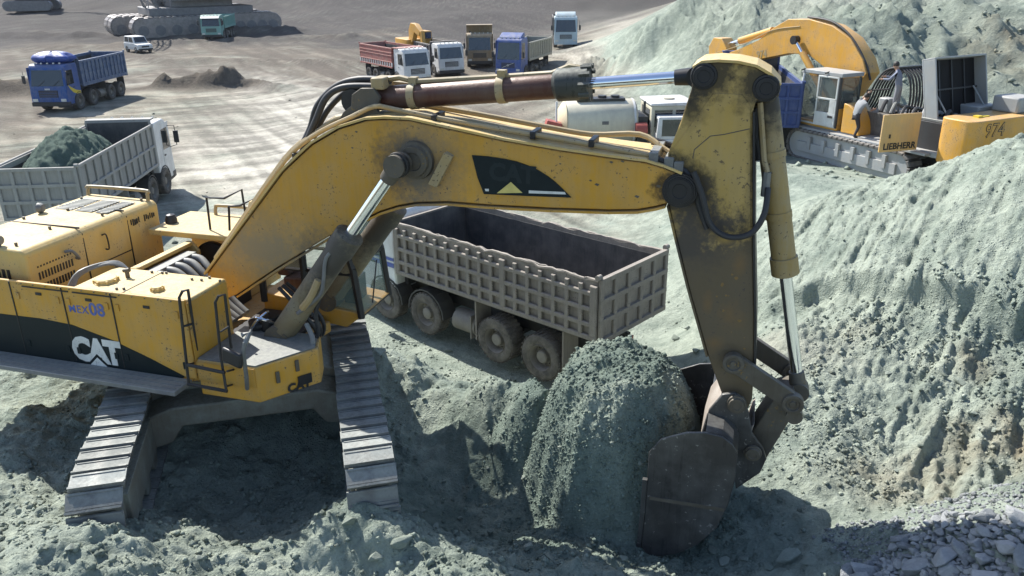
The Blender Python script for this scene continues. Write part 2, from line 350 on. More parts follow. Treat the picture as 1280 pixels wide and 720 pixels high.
def soil(x, y):
    """what the ground is made of: pale green ore, beige trodden road, brown overburden, rust veins"""
    n1 = fbm(x*.35, y*.35, 5, .6, seed=101); n2 = fbm(x*2.2, y*2.2, 4, .6, seed=102); n3 = fbm(x*.08, y*.08, 4, .6, seed=103)
    green = np.array((.355, .398, .336)); green2 = np.array((.21, .25, .213)); beige = np.array((.262, .230, .185)); brown = np.array((.126, .109, .092)); rust = np.array((.34, .235, .135))
    dark = np.array((.055, .053, .056))
    def mx(a, b, t): return a*(1-t[:, None]) + b*t[:, None]
    c = mx(np.tile(green, (len(x), 1)), np.tile(green2, (len(x), 1)), np.clip(.45+n2*.9+n1*.5, 0, 1))
    fresh = np.exp(-(((x-.6)/3.2)**2+((y-9.9)/1.9)**2)**1.5)
    c = mx(c, np.tile(np.array((.155, .20, .172)), (len(x), 1)), np.clip(fresh*(.75+n2*.8), 0, .85))
    right = sstep(3.2, 6.5, x + n1*2 - np.clip((y-24)/12, 0, 3))
    fl = sstep(23, 34, y + n1*7)*(1-right*sstep(100, 80, y))
    c = mx(c, np.tile(beige, (len(x), 1)), np.clip(fl*(.78+n1*.5), 0, 1))
    road = sstep(2.2, .4, np.abs(x + .75*(y-16.5) - 2.0 + n2*.8))*sstep(24, 15, y)*sstep(12, 13.5, y)*.55
    c = mx(c, np.tile(np.array((.36, .345, .285)), (len(x), 1)), road)
    pc = np.interp(y, [20, 30, 45, 62, 80], [-7, -9.5, -11.5, -15, -26]); pw_ = np.interp(y, [20, 30, 60, 80], [7, 6, 5, 4]); path = np.exp(-((x-pc+n1*3)/pw_)**2)*sstep(22, 27, y)*sstep(84, 68, y)
    path = np.maximum(path, .8*np.exp(-((y-66-.12*(x+40)+n3*8)/1.6)**2)*sstep(-14, -20, x)); path = np.maximum(path, .9*np.exp(-((x-9+n3*6-(y-90)*.12)/4)**2)*sstep(62, 80, y)*sstep(150, 120, y))
    c = mx(c, np.tile(np.array((.43, .405, .35)), (len(x), 1)), np.clip(path*.95*fl*(1+.5*n2+.5*n1), 0, 1))
    # wheel tracks swinging round on the floor
    rr = np.hypot(x+27, (y-72)*.9); ang = np.arctan2(y-72, x+27)
    tr = fbm(rr*1.1+n3*3, ang*2.5, 4, .65, seed=111)*sstep(26, 34, y)*(1-right)
    tr2 = fbm((x*.86+y*.5)*2.2, (x*-.5+y*.86)*.08, 4, .7, seed=112)*sstep(23, 30, y)*(1-right)
    c = c*(1 + np.clip(tr*.9+tr2*.5, -.4, .4))[:, None]
    br = np.clip(sstep(54, 78, y + n3*40 - .1*x)*1.0, 0, 1)*(1-sstep(2, 9, x + n3*10 - np.clip(100-y, 0, 60)*.03)*sstep(150, 105, y))
    c = mx(c, np.tile(brown, (len(x), 1)), np.clip(br*(.85+tr2*1.1)*(1-path*.8), 0, 1))
    for x0, y0, x1, y1, wd in ((-60, 61, -31, 63, 2.2), (-28, 65, -19, 65.5, 1.6)):
        t = np.clip(((x-x0)*(x1-x0)+(y-y0)*(y1-y0))/((x1-x0)**2+(y1-y0)**2), 0, 1); d = np.hypot(x-x0-t*(x1-x0), y-y0-t*(y1-y0))
        c = mx(c, np.tile(np.array((.095, .08, .066)), (len(x), 1)), np.clip(np.exp(-(d/wd)**2)*(1+n1), 0, .9))
    dk = sstep(88, 112, y + n3*36 + .2*np.clip(x, -40, 0))
    c = mx(c, np.tile(dark, (len(x), 1)), dk*.75)
    plate = sstep(44, 52, y)*sstep(13, 20, x)*sstep(115, 95, y)
    c = mx(c, np.tile(np.array((.42, .41, .36)), (len(x), 1)), plate*.8)
    for cx, cy, r, s in ((5.75, 10.1, .45, .85), (6.3, 10.45, .35, .7), (7.3, 10.7, .55, .8), (7.6, 12.3, .4, .4), (6.3, 13.6, .35, .35), (26, 39.5, 2.5, .6), (24.5, 41, 1.5, .45), (5.1, 9.7, .7, .3)):
        q = np.exp(-(((x-cx)+.4*(y-cy))**2*.6+(y-cy)**2)/r**2)
        c = mx(c, np.tile(rust, (len(x), 1)), np.clip(.42*s*q*(1+n2*1.2), 0, 1))
    c = c*(1-.2*sstep(35, 38, y)*sstep(9, 12, x)*(1-plate))[:, None]
    return np.clip(c*(1+.12*n1)[:, None], .02, .8)

def grid_mesh(name, GX, GY, GZ):
    ny, nx = GX.shape; me = bpy.data.meshes.new(name)
    co = np.stack([GX, GY, GZ], -1).reshape(-1, 3).astype(np.float32)
    i = np.arange(ny*nx).reshape(ny, nx); q = np.stack([i[:-1, :-1], i[:-1, 1:], i[1:, 1:], i[1:, :-1]], -1).reshape(-1, 4)
    me.vertices.add(len(co)); me.vertices.foreach_set('co', co.ravel())
    me.loops.add(q.size); me.loops.foreach_set('vertex_index', q.ravel().astype(np.int32))
    me.polygons.add(len(q)); me.polygons.foreach_set('loop_start', np.arange(0, q.size, 4, dtype=np.int32))
    me.update(calc_edges=True); me.validate()
    me.polygons.foreach_set('use_smooth', np.ones(len(q), bool))
    return me
me = grid_mesh('ground', GX, GY, GZ)
cl = me.color_attributes.new('soil', 'FLOAT_COLOR', 'POINT')
cc = np.c_[soil(GX.ravel(), GY.ravel()), np.ones(GX.size)].astype(np.float32); cl.data.foreach_set('color', cc.ravel())
def ground_mat(name, attr=True, col=None):
    m, n, b, N, L = new_mat(name)
    tc = N('ShaderNodeTexCoord'); P = tc.outputs['Object']
    n1 = noise(N, L, P, 4.5, 8, .68); n2 = noise(N, L, P, 24, 6, .7); n3 = noise(N, L, P, 1.1, 5, .6)
    if attr: a = N('ShaderNodeVertexColor'); a.layer_name = 'soil'; c = a.outputs[0]
    else: c = col
    k = math_(N, L, 'ADD', math_(N, L, 'MULTIPLY', n1, .55), math_(N, L, 'MULTIPLY', n2, .45))
    mm = N('ShaderNodeMix'); mm.data_type = 'RGBA'; mm.blend_type = 'MULTIPLY'; mm.inputs[0].default_value = 1
    if attr: L(c, mm.inputs[6])
    else: mm.inputs[6].default_value = (*c, 1)
    L(ramp(N, L, k, .32, .68, (.66, .68, .68, 1), (1.3, 1.28, 1.25, 1)), mm.inputs[7])
    v = N('ShaderNodeTexVoronoi'); v.inputs['Scale'].default_value = 15; L(P, v.inputs['Vector'])
    vp = ramp(N, L, v.outputs['Distance'], .0, .35, (1, 1, 1, 1), (0, 0, 0, 1))
    pick = ramp(N, L, n3, .45, .6)
    hgt = math_(N, L, 'ADD', math_(N, L, 'MULTIPLY', n2, .7), math_(N, L, 'ADD', math_(N, L, 'MULTIPLY', n1, 1.6), math_(N, L, 'MULTIPLY', math_(N, L, 'MULTIPLY', vp, pick), .6)))
    bp = N('ShaderNodeBump'); bp.inputs['Strength'].default_value = .9; bp.inputs['Distance'].default_value = .085
    L(hgt, bp.inputs['Height']); L(bp.outputs[0], b.inputs['Normal']); L(mm.outputs[2], b.inputs['Base Color'])
    b.inputs['Roughness'].default_value = .95; b.inputs['Specular IOR Level'].default_value = .15
    return m
ground_mat('soil'); me.materials.append(MATS['soil'])
go = bpy.data.objects.new('ground', me); COL.objects.link(go); go['kind'] = 'structure'

# ------------------------------------------------------------------ the big yellow excavator
CX, CY, CZ, YAW = -4.4, 11.7, 2.1, R(-17)
cat = thing('excavator', 'huge dusty yellow and black excavator digging into the green mound, boom across the picture', 'excavator', (CX, CY, CZ), YAW)
HV = Vector((math.cos(YAW), math.sin(YAW), 0)); NV = Vector((HV.y, -HV.x, 0))
def Lp(px, py, l):                                 # pixel on the vertical plane l metres to the machine's right
    r = ray(px, py); o = Vector((0, 0, HC)); c = Vector((CX, CY, 0)) + NV*l
    p = o + r*((c-o).dot(NV)/r.dot(NV)); d = p - Vector((CX, CY, CZ))
    return Vector((d.dot(HV), -l, d.z))
def L2(px, py, l): v = Lp(px, py, l); return (v.x, v.z)
def Lw(x, y, z): d = Vector((x-CX, y-CY, z-CZ)); return Vector((d.dot(HV), -d.dot(NV), d.z))
def inset_poly(poly, d):
    out = []; k = len(poly); ar = sum(poly[i][0]*poly[(i+1) % k][1]-poly[(i+1) % k][0]*poly[i][1] for i in range(k))
    sg = 1 if ar > 0 else -1
    for i in range(k):
        p, q, r_ = Vector(poly[i-1]), Vector(poly[i]), Vector(poly[(i+1) % k])
        a = (q-p).normalized(); b = (r_-q).normalized(); nn = Vector((-a.y-b.y, a.x+b.x))
        nn = nn.normalized() if nn.length > 1e-6 else Vector((-a.y, a.x))
        out.append(tuple(q + nn*sg*d))
    return out

# --- undercarriage
TD = R(14)                                         # tracks point away and a little left
def track(nx, ny, nz):
    hl, rad, wd = 2.65, .50, .61
    e = Vector((nx, ny, nz)); dv = Vector((-math.sin(TD), math.cos(TD), 0)); c = e + dv*(hl+.22)
    lc = Lw(c.x, c.y, nz); rz = math.pi/2 + TD - YAW
    M = Matrix.Translation(lc) @ Matrix.Rotation(rz, 4, 'Z')
    f = MB(); arc = [(hl*s_ + (rad-.08)*math.cos(a), rad+.07+(rad-.08)*math.sin(a)) for s_, a0 in ((1, -90), (-1, 90)) for a in [R(a0+180*i/10) for i in range(11)]]
    f.prism(arc, -.17, .17, M)
    f.box(-hl, hl, -.26, .26, .28, .78, M)
    for i in range(8): f.cyl(M @ Vector((-hl+.45+i*(2*hl-.9)/7, -.24, .2)), M @ Vector((-hl+.45+i*(2*hl-.9)/7, .24, .2)), .16, seg=12)
    for s_ in (-1, 1): f.cyl(M @ Vector((s_*hl, -.2, rad+.07)), M @ Vector((s_*hl, .2, rad+.07)), rad-.07, seg=20)
    t = f.build('track', 'carbody_mud', cat, .01)
    sh = MB()
    sh.box(-.128, .118, -wd/2, wd/2, 0, .035)
    for gx, gh in ((-.113, .045), (-.07, .016)): sh.box(gx-.014, gx+.014, -wd/2+.004, wd/2-.004, .03, .03+gh)
    sh.box(.088, .112, -wd/2+.02, wd/2-.02, .03, .045)
    sme = sh.mesh('shoe', 'track_steel'); hole = MB(); hole.cyl((-.07, -.02, .034), (-.07, -.02, .0375), .04, seg=14)
    per = 4*hl + 2*math.pi*(rad+.03); k = 54
    for i in range(k):
        s = (i+.5)*per/k; r = rad+.03
        if s < 2*hl: x, z, a = -hl+s, 2*r, 0
        elif s < 2*hl+math.pi*r: a = (s-2*hl)/r; x, z = hl+r*math.sin(a), r+r*math.cos(a)
        elif s < 4*hl+math.pi*r: x, z, a = hl-(s-2*hl-math.pi*r), 0, math.pi
        else: a = math.pi+(s-4*hl-math.pi*r)/r; x, z = -hl+r*math.sin(a), r+r*math.cos(a)
        o = inst(sme, 'shoe', t); jit = random.uniform(-.012, .012)
        o.matrix_local = M @ Matrix.Translation((x, jit, z+.04)) @ Matrix.Rotation(a+random.uniform(-.025, .025), 4, 'Y')
        if i in (1, 52): 
            h = hole.build('shoe_hole', 'black_steel', t); h.matrix_local = o.matrix_local.copy()
    return M
e_ = onz(119, 606, 3.16); M1 = track(e_.x, e_.y, 2.06); e_ = onz(462, 576, 3.04); M2 = track(e_.x, e_.y, 1.94)
cb = MB(); U1, U2 = M1.translation, M2.translation
ctr = (U1+U2)/2; ctr = ctr + Vector((math.cos(math.pi/2+TD-YAW), math.sin(math.pi/2+TD-YAW), 0))*.75; rzc = math.pi/2+TD-YAW; MC = Matrix.Translation(ctr) @ Matrix.Rotation(rzc, 4, 'Z')   # y axis across the tracks
gw = (U1-U2).length/2
prof = [(-gw+.2, .35), (-gw+.2, .98), (-1.0, 1.12), (1.0, 1.12), (gw-.2, .98), (gw-.2, .35), (gw-.5, .42), (.9, .66), (-.9, .66), (-gw+.5, .42)]
for x0, x1, k in ((-1.55, -1.0, .86), (-1.0, 1.0, 1.), (1.0, 1.55, .86)):
    A = [MC @ Vector((x0, y, z*(k if z > .7 else 1))) for y, z in prof]; B = [MC @ Vector((x1, y, z*(k if z > .7 else 1))) for y, z in prof]
    cb.loft(A, B)
cb.build('car_body', 'carbody_mud', cat, .03)
rg = MB(); rg.cyl((0, 0, 1.05), (0, 0, 1.3), 1.25, seg=40); rg.build('swing_ring', 'dark_cylinder', cat)

# --- upper structure
def tbox(name, mat, x0, x1, l0, l1, z0, z1, bevel=.02, parent=cat):
    m = MB(); m.box(x0, x1, -l1, -l0, z0, z1); return m.build(name, mat, parent, bevel)
fr = MB()
fr.slab([(-3.5, 1.6), (-3.5, -1.6), (.4, -1.6), (1.3, -.9), (1.5, .45), (.9, .5), (.8, 1.6)], 1.26, 1.44); fr.build('upper_frame', 'cat_yellow', cat, .02)
tbox('counterweight', 'cat_yellow', -3.85, -3.42, -1.7, 1.74, 1.3, 2.7, .12)
# engine hood with its front face across the machine
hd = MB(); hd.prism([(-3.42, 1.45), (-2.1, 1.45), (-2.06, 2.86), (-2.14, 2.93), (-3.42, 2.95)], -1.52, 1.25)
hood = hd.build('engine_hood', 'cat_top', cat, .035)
for l0, l1 in ((-.15, .42), (-.75, -.22), (-1.12, -.8)): pass
for k, (x0, x1) in enumerate(((-3.3, -2.95), (-2.88, -2.55), (-2.48, -2.25))):
    g = MB(); g.box(x0, x1, .35-.05, .95, 2.945, 2.953)
    for q in range(9): g.box(x0+.01, x1-.01, .33+q*.068, .35+q*.068, 2.953, 2.962)
    g.build('hood_grille', 'grey_steel', hood)
for yy in (-.45, .5):
    s_ = MB(); s_.box(-2.075, -2.062, yy-.008, yy+.008, 1.5, 2.86); s_.box(-3.42, -2.1, yy-.008, yy+.008, 2.93, 2.957); s_.build('panel_seam', 'black_steel', hood)
s_ = MB(); s_.box(-2.09, -2.066, -.45, .5, 2.28, 2.295); s_.build('panel_seam', 'black_steel', hood)
for z0 in (2.62, 2.44, 2.26):
    v = MB()
    for q in range(12): v.box(-2.086, -2.066, -1.36+q*.055, -1.33+q*.055, z0, z0+.11)
    v.build('louvre', 'black_steel', hood)
v = MB()
for q in range(6): v.box(-2.9+q*.09, -2.85+q*.09, -1.53, -1.515, 2.4, 2.62)
v.build('louvre', 'black_steel', hood)
for yy, z, w_ in ((-.02, 2.58, .04),):
    hl_ = MB(); hl_.tube(bez([(-2.05, -.1, 2.72), (-2.0, -.06, 2.72), (-2.0, -.05, 2.5), (-2.06, -.06, 2.48)], 4), .012, 6); hl_.build('handle', 'black_steel', hood)
hl_ = MB(); hl_.tube(bez([(-2.04, -.86, 2.7), (-1.96, -.8, 2.7), (-1.96, -.7, 2.56), (-2.05, -.66, 2.54)], 5), .022, 8); hl_.build('handle', 'grey_steel', hood)
for (a_, y_) in ((-2.35, -1.36), (-3.3, -.3), (-3.0, .28), (-2.25, .2), (-2.25, 1.1), (-3.3, .9), (-2.5, -.6)):
    b_ = MB(); b_.cyl((a_, y_, 2.94), (a_, y_, 2.985), .022, seg=8); b_.build('hood_latch', 'dark_cylinder', hood)
for a_, y_ in ((-2.55, -1.45), (-3.3, .05)):
    lm = MB(); Mx = Matrix.Translation((a_, y_, 3.03)); lm.cyl((a_, y_, 2.94), (a_, y_, 3.0), .02, seg=8)
    lm.lathe([(0, -.05), (.06, -.045), (.085, .0), (.085, .03), (0, .035)], 12, Mx @ Matrix.Rotation(R(100), 4, 'Z'))
    lm.build('work_lamp', 'grey_steel', hood)
rl = MB(); rl.tube(bez([(-3.4, 1.16, 2.93), (-3.4, 1.18, 3.05), (-3.34, 1.2, 3.09), (-2.25, 1.2, 3.09), (-2.18, 1.18, 3.04), (-2.17, 1.16, 2.92)], 4), .03, 8); rl.build('hood_rail', 'tan_pipe', hood)
lm = MB(); rq = random.Random(8)
for q in range(13):
    if q in (5, 6): continue
    y_ = .56+q*.045; lm.box(-2.062, -2.05, y_, y_+rq.uniform(.014, .03), 2.66+rq.uniform(0, .03), 2.78-rq.uniform(0, .04))
lm.build('worn_lettering', 'dark_letter', hood)['kind'] = 'stuff'
# near side: low wall panels, hydraulic and fuel tanks
sp = MB(); sp.box(-3.42, .68, -1.752, -1.70, 1.43, 2.57); side = sp.build('side_panel', 'cat_yellow', cat, .012)
# dark swoosh on the side panels
def swoosh(P, l0, l1):
    m = MB(); m.prism(P, -l1, -l0); return m
top = [L2(x, y, 1.755) for x, y in ((-60, 390), (0, 392), (50, 398), (90, 406), (140, 425), (190, 449), (231, 470.5))]
bot = [L2(x, y, 1.755) for x, y in ((229, 473), (160, 464), (100, 455), (30, 445), (-60, 431))]
swoosh(top+bot, 1.754, 1.759).build('side_stripe', 'cat_black', side)
for px_ in (23, 85, 144):
    a_ = L2(px_, 400, 1.755)[0]; s_ = MB(); s_.box(a_-.008, a_+.008, -1.7635, -1.7532, 1.45, 2.56); s_.build('panel_seam', 'black_steel', side)
for x0, x1 in ((27, 84), (88, 143)):
    p0 = Lp(x0, 357, 1.76); p1 = Lp(x1, 362, 1.76); s_ = MB(); s_.box(p0.x, p1.x, -1.766, -1.752, 2.50, 2.516); s_.build('panel_seam', 'black_steel', side)
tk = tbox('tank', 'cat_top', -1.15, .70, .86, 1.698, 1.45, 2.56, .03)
s_ = MB(); s_.box(-.33, -.318, -1.69, -.87, 2.555, 2.566); s_.build('panel_seam', 'black_steel', tk)
fp = MB(); fp.box(.701, .712, -1.745, -.88, 1.46, 2.53); fp.build('tank_front', 'cat_yellow', tk, .005)
def cap(px, py, r, hh):
    r_ = ray(px, py); o = Vector((0, 0, HC)); t = (CZ+2.56-HC)/r_.z; p = Lw(*(o+r_*t)); c_ = MB()
    c_.lathe([(r*1.1, 0), (r*1.1, .012), (r, .014), (r, hh), (r*.9, hh+.012), (0, hh+.014)], 20, Matrix.Translation(p) @ Matrix.Rotation(R(90), 4, 'X'))
    for q in range(8): a = q*math.pi/4; c_.cyl(p+Vector((r*math.cos(a)*1.03, r*math.sin(a)*1.03, 0)), p+Vector((r*math.cos(a)*1.03, r*math.sin(a)*1.03, .05)), .016, seg=6)
    c_.build('tank_cap', 'cat_top', tk)
cap(133, 352, .15, .05); cap(197, 363, .075, .05)
for px, py in ((146, 334), (190, 341), (203, 342), (208, 342), (146, 362), (155, 362), (262, 348), (275, 352), (252, 351), (240, 350)):
    r_ = ray(px, py); t = (CZ+2.56-HC)/r_.z; p = Lw(*(Vector((0, 0, HC))+r_*t)); b_ = MB(); b_.cyl(p, p+Vector((0, 0, .03)), .018, seg=8); b_.build('bolt', 'dark_cylinder', tk)
vv = MB(); p = Lw(*onz(160, 347, CZ+2.56)); vv.cyl(p, p+Vector((0, 0, .1)), .03, seg=8); vv.cyl(p+Vector((-.05, 0, .1)), p+Vector((.05, 0, .12)), .03, seg=8); vv.build('breather', 'dark_cylinder', tk)
vv = MB()
for q in range(4): vv.tube(bez([(-1.35-.05*q, -1.5, 2.35), (-1.4, -1.3, 2.55+.02*q), (-1.2, -.95+.04*q, 2.62), (-1.0, -.8, 2.5)], 5), .02, 6)
vv.build('tank_lines', 'grey_hose', tk)
# mid compartment: valve cover, hose bank
mc = MB(); mc.box(-2.05, -.2, -.86, .9, 1.45, 1.75); mc.build('valve_bay', 'black_steel', cat)
for y_ in (-.62, .9):
    pass
vc = MB(); vc.prism([(-1.75, 1.7), (-1.75, 2.05), (-1.2, 2.42), (-1.1, 2.42), (-.98, 2.28), (-1.02, 1.7)], -.55, -.5)
vc.prism([(-1.75, 1.7), (-1.75, 2.05), (-1.2, 2.42), (-1.1, 2.42), (-.98, 2.28), (-1.02, 1.7)], .75, .8)
vc.prism([(-1.75, 1.99), (-1.75, 2.05), (-1.2, 2.42), (-1.08, 2.42), (-1.08, 2.36), (-1.2, 2.36)], -.5, .75)
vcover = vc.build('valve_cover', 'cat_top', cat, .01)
mf = MB(); mf.box(-1.06, -.86, -.42, .55, 2.16, 2.34)
mf.build('hose_manifold', 'grey_steel', vcover, .01)
for q in range(5):
    y_ = -.36+q*.2
    hs = MB(); hs.tube(bez([(-.95, y_, 2.27), (-.72, y_, 2.27), (-.45, y_*.85-.05, 2.1), (-.1, y_*.7-.08, 1.75), (.2, y_*.6-.1, 1.55)], 6), .058, 10); hs.build('hose', 'grey_hose', vcover)
# left side box behind the cab, with fan opening and rails
lb = MB(); lb.box(-1.95, -.25, .78, 1.9, 2.46, 2.56); lb.box(-1.95, -.25, 1.8, 1.9, 1.45, 2.46); lb.box(-.33, -.25, .78, 1.8, 1.45, 2.46)
lbox = lb.build('left_housing', 'cat_top', cat, .02)
fn = MB(); fn.lathe([(.36, 0), (.36, .06), (.33, .06), (.33, .02), (0, .02)], 24, Matrix.Translation((-.9, .98, 2.0))); fn.build('fan_shroud', 'black_steel', lbox)
m = MB(); m.box(-.9, .0, .55, .78, 1.95, 2.02); m.build('housing_shelf', 'cat_top', lbox)
rl = MB(); rl.tube(bez([(-1.35, 1.8, 2.55), (-1.35, 1.82, 2.68), (-1.27, 1.84, 2.72), (-.5, 1.84, 2.72), (-.38, 1.84, 2.68), (-.36, 1.82, 2.55)], 4), .03, 8); rl.build('housing_rail', 'tan_pipe', lbox)
for l_, P in ((-1.0, ((263, 287), (258, 247), (280, 248), (302, 237), (308, 275))), (-.9, ((287, 288), (286, 258), (300, 257), (316, 249), (320, 280)))):
    rl = MB(); rl.tube([Lp(x, y, l_) for x, y in P], .02, 7); rl.build('grab_rail', 'black_steel', lbox)
bc = MB(); bc.lathe([(0, .16), (.07, .14), (.1, .06), (.1, 0), (0, 0)], 14, Matrix.Translation((-1.8, 1.2, 2.56)) @ Matrix.Rotation(R(90), 4, 'X')); bc.build('beacon', 'black_steel', lbox)
# front right step box
sb = MB(); sb.slab([(.715, -1.74), (1.62, -1.74), (2.12, -1.0), (1.95, -.62), (.715, -.62)], 1.2, 1.72); stepb = sb.build('step_box', 'cat_yellow', cat, .02)
dk_ = MB(); dk_.slab([(.73, -1.72), (1.6, -1.72), (2.07, -1.0), (1.92, -.64), (.73, -.64)], 1.722, 1.74); dk_.build('step_plate', 'walkway_steel', stepb)
e0, e1 = Vector((1.63, -1.74, 0)), Vector((2.13, -1.0, 0)); ed = (e1-e0).normalized()
for t, z in ((.3, 1.5), (.62, 1.58)):
    b_ = MB(); c_ = e0.lerp(e1, t)+Vector((.012, -.008, z)); Mq = Matrix.Translation(c_) @ Matrix.Rotation(math.atan2(ed.y, ed.x), 4, 'Z'); b_.box(-.025, .025, -.012, .012, -.08, .08, Mq); b_.build('bracket', 'dark_cylinder', stepb)
b_ = MB(); c_ = e0.lerp(e1, .72)+Vector((.01, -.006, 1.34)); Mq = Matrix.Translation(c_) @ Matrix.Rotation(math.atan2(ed.y, ed.x), 4, 'Z'); b_.box(-.1, .1, -.006, .006, -.07, .07, Mq); b_.build('vent_plate', 'black_steel', stepb)
text_mesh('lettering', 'CAT', .17, 'dark_letter', stepb, frame_M(e0.lerp(e1, .62)+Vector((.008, -.006, 1.27)), ed, (0, 0, 1)), .003, .008)
b_ = MB(); b_.box(.72, 1.6, -1.752, -1.742, 1.42, 1.7); b_.build('step_panel', 'cat_yellow', stepb, .004)
# hinges, latches and rivets on the side doors
for px_ in (30, 78, 91, 137, 150, 222):
    for z_ in (1.62, 2.36):
        a_ = L2(px_, 400, 1.755)[0]; m = MB(); m.box(a_-.03, a_+.03, -1.772, -1.7535, z_-.05, z_+.05); m.build('hinge', 'cat_yellow' if z_ > 2 else 'cat_black', side, .006)
for px_ in (56, 116, 186):
    a_ = L2(px_, 400, 1.755)[0]; m = MB(); m.box(a_-.05, a_+.05, -1.766, -1.7535, 2.40, 2.44); m.build('door_latch', 'black_steel', side, .004)
for k in range(18):
    a_ = -3.0+k*.205; m = MB(); m.cyl((a_, -1.7525, 2.545), (a_, -1.76, 2.545), .011, seg=6); m.build('rivet', 'dark_cylinder', side)
# catwalk
wk = MB(); wk.box(-3.7, .62, -2.14, -1.77, 1.36, 1.43); walk = wk.build('catwalk', 'walkway_steel', cat, .01)
for q in range(3):
    wl = MB(); wl.box(-3.65, .58, -2.08+q*.1, -2.05+q*.1, 1.43, 1.44); wl.build('grip_strip', 'walkway_steel', walk)
# hand rails and ladder
def rail(pts, r, name='hand_rail', mat='black_steel', par=stepb, seg=7):
    m = MB(); m.tube(pts, r, seg); m.build(name, mat, par)
def pp(px, py, l): return Lp(px, py, l)
rail([pp(236, 481, 1.95), pp(224, 372, 1.8), pp(228, 364, 1.8), pp(235, 362, 1.7), pp(246, 438, 1.68)], .02)
rail([pp(229, 408, 1.84), pp(240, 405, 1.72)], .015)
rail([pp(283, 489, 1.95), pp(276, 446, 1.86), pp(269, 378, 1.8), pp(273, 370, 1.8), pp(281, 368, 1.7), pp(289, 435, 1.66)], .019)
rail([pp(275, 415, 1.82), pp(286, 408, 1.72)], .014)
for (x0, y0), (x1, y1) in (((234, 456), (281, 466)), ((235, 480), (284, 489))):
    rail([pp(x0, y0, 1.95), pp(x1, y1, 1.95)], .024, 'ladder_rung')
for px, py in ((242, 454), (292, 462), (290, 481)): rail([pp(px, py, 1.76), pp(px-8, py+2, 1.95)], .015, 'rail_stay')
mr = MB(); c_ = pp(291, 447, 1.98); Mq = Matrix.Translation(c_) @ Matrix.Rotation(R(-12), 4, 'Z') @ Matrix.Rotation(R(8), 4, 'Y')
mr.box(-.17, .15, -.03, .03, -.11, .1, Mq); mirror = mr.build('mirror', 'black_steel', cat, .025)
rail([pp(306, 428, 1.9), pp(304, 440, 1.93), pp(308, 470, 1.9), pp(309, 486, 1.8)], .028, 'mirror_arm', 'grey_steel', mirror)
rail([pp(302, 419, 1.85), pp(312, 416, 1.8), pp(306, 430, 1.9)], .035, 'mirror_clamp', 'grey_steel', mirror)
# lettering on the side
def panel_text(txt, px, py, size, mat, l, bold, sp=1., par=side, sx=1.):
    return text_mesh('lettering', txt, size, mat, par, frame_M(Lp(px, py, l), (1, 0, 0), (0, 0, 1)), .003, bold, sp, sx)
panel_text('CAT', 121, 440, .47, 'white_letter', 1.764, .03, .9, sx=.92)
p = Lp(123, 452, 1.769)
for w_, h_, o_, mt in ((.25, .155, 0, 'cat_black'), (.2, .12, .004, 'white_letter')):
    tri = MB(); tri.prism([(p.x-w_, p.z-.115), (p.x+w_, p.z-.115), (p.x, p.z-.115+h_*1.5)], p.y-.002-o_, p.y+.001-o_); tri.build('emblem', mt, side)
panel_text('MEX', 98, 387, .16, 'blue_letter', 1.7535, .001, 1.1); panel_text('08', 121, 388, .26, 'blue_letter', 1.7535, .006)

# --- cab on the far side, seen under the boom
cabm = MB(); cabm.prism([(.55, 1.45), (2.0, 1.3), (2.32, 1.55), (.55, 1.75)], .62, 1.62)
cab = cabm.build('cab', 'cat_yellow', cat, .02)
cr = MB(); cr.prism([(.5, 3.14), (1.95, 3.14), (2.0, 3.2), (1.9, 3.26), (.55, 3.26)], .58, 1.66); cr.build('cab_roof', 'cat_top', cab, .02)
def post(a, b, r=.058): m = MB(); m.tube([a, b], r, 6); m.build('cab_post', 'black_steel', cab)
for y_ in (.62, 1.62):
    post((2.28, y_, 1.5), (2.2, y_, 2.3)); post((2.2, y_, 2.3), (1.95, y_, 3.15)); post((1.35, y_, 1.6), (1.35, y_, 3.15)); post((.58, y_, 1.6), (.58, y_, 3.15)); post((.58, y_, 2.2), (2.2, y_, 2.2), .03)
post((2.2, .62, 2.3), (2.2, 1.62, 2.3), .025); post((2.28, .62, 1.52), (2.28, 1.62, 1.52), .03)
gl = MB(); gl.add([(2.27, .65, 1.55), (2.27, 1.6, 1.55), (2.2, 1.6, 2.3), (2.2, .65, 2.3)], [(0, 1, 2, 3)]); gl.add([(2.2, .65, 2.3), (2.2, 1.6, 2.3), (1.95, 1.6, 3.12), (1.95, .65, 3.12)], [(0, 1, 2, 3)]); gl.build('windscreen', 'cab_glass', cab)
for y_ in (.62, 1.62):
    gl = MB(); gl.add([(1.4, y_, 1.7), (2.24, y_, 1.6), (2.18, y_, 2.3), (1.93, y_, 3.1), (1.4, y_, 3.1)], [(0, 1, 2, 3, 4)]); gl.add([(.62, y_, 2.2), (1.3, y_, 2.2), (1.3, y_, 3.1), (.62, y_, 3.1)], [(0, 1, 2, 3)]); gl.build('side_window', 'cab_glass', cab)
st = MB(); st.box(.8, 1.3, .85, 1.4, 1.6, 1.95); st.prism([(.7, 1.95), (.9, 1.95), (.78, 2.65), (.62, 2.6)], .87, 1.38); st.build('seat', 'brown_barrel', cab, .04)
st = MB(); st.box(1.85, 2.05, .9, 1.3, 1.6, 2.0); st.tube([(1.7, 1.5, 1.6), (1.65, 1.5, 2.1)], .02); st.build('console', 'black_steel', cab, .02)
wp = MB(); wp.tube([(2.29, 1.0, 1.6), (2.24, 1.35, 2.2)], .012, 6); wp.build('wiper', 'black_steel', cab)
for o in [cab]: o.location = (-.3, -.05, 0)
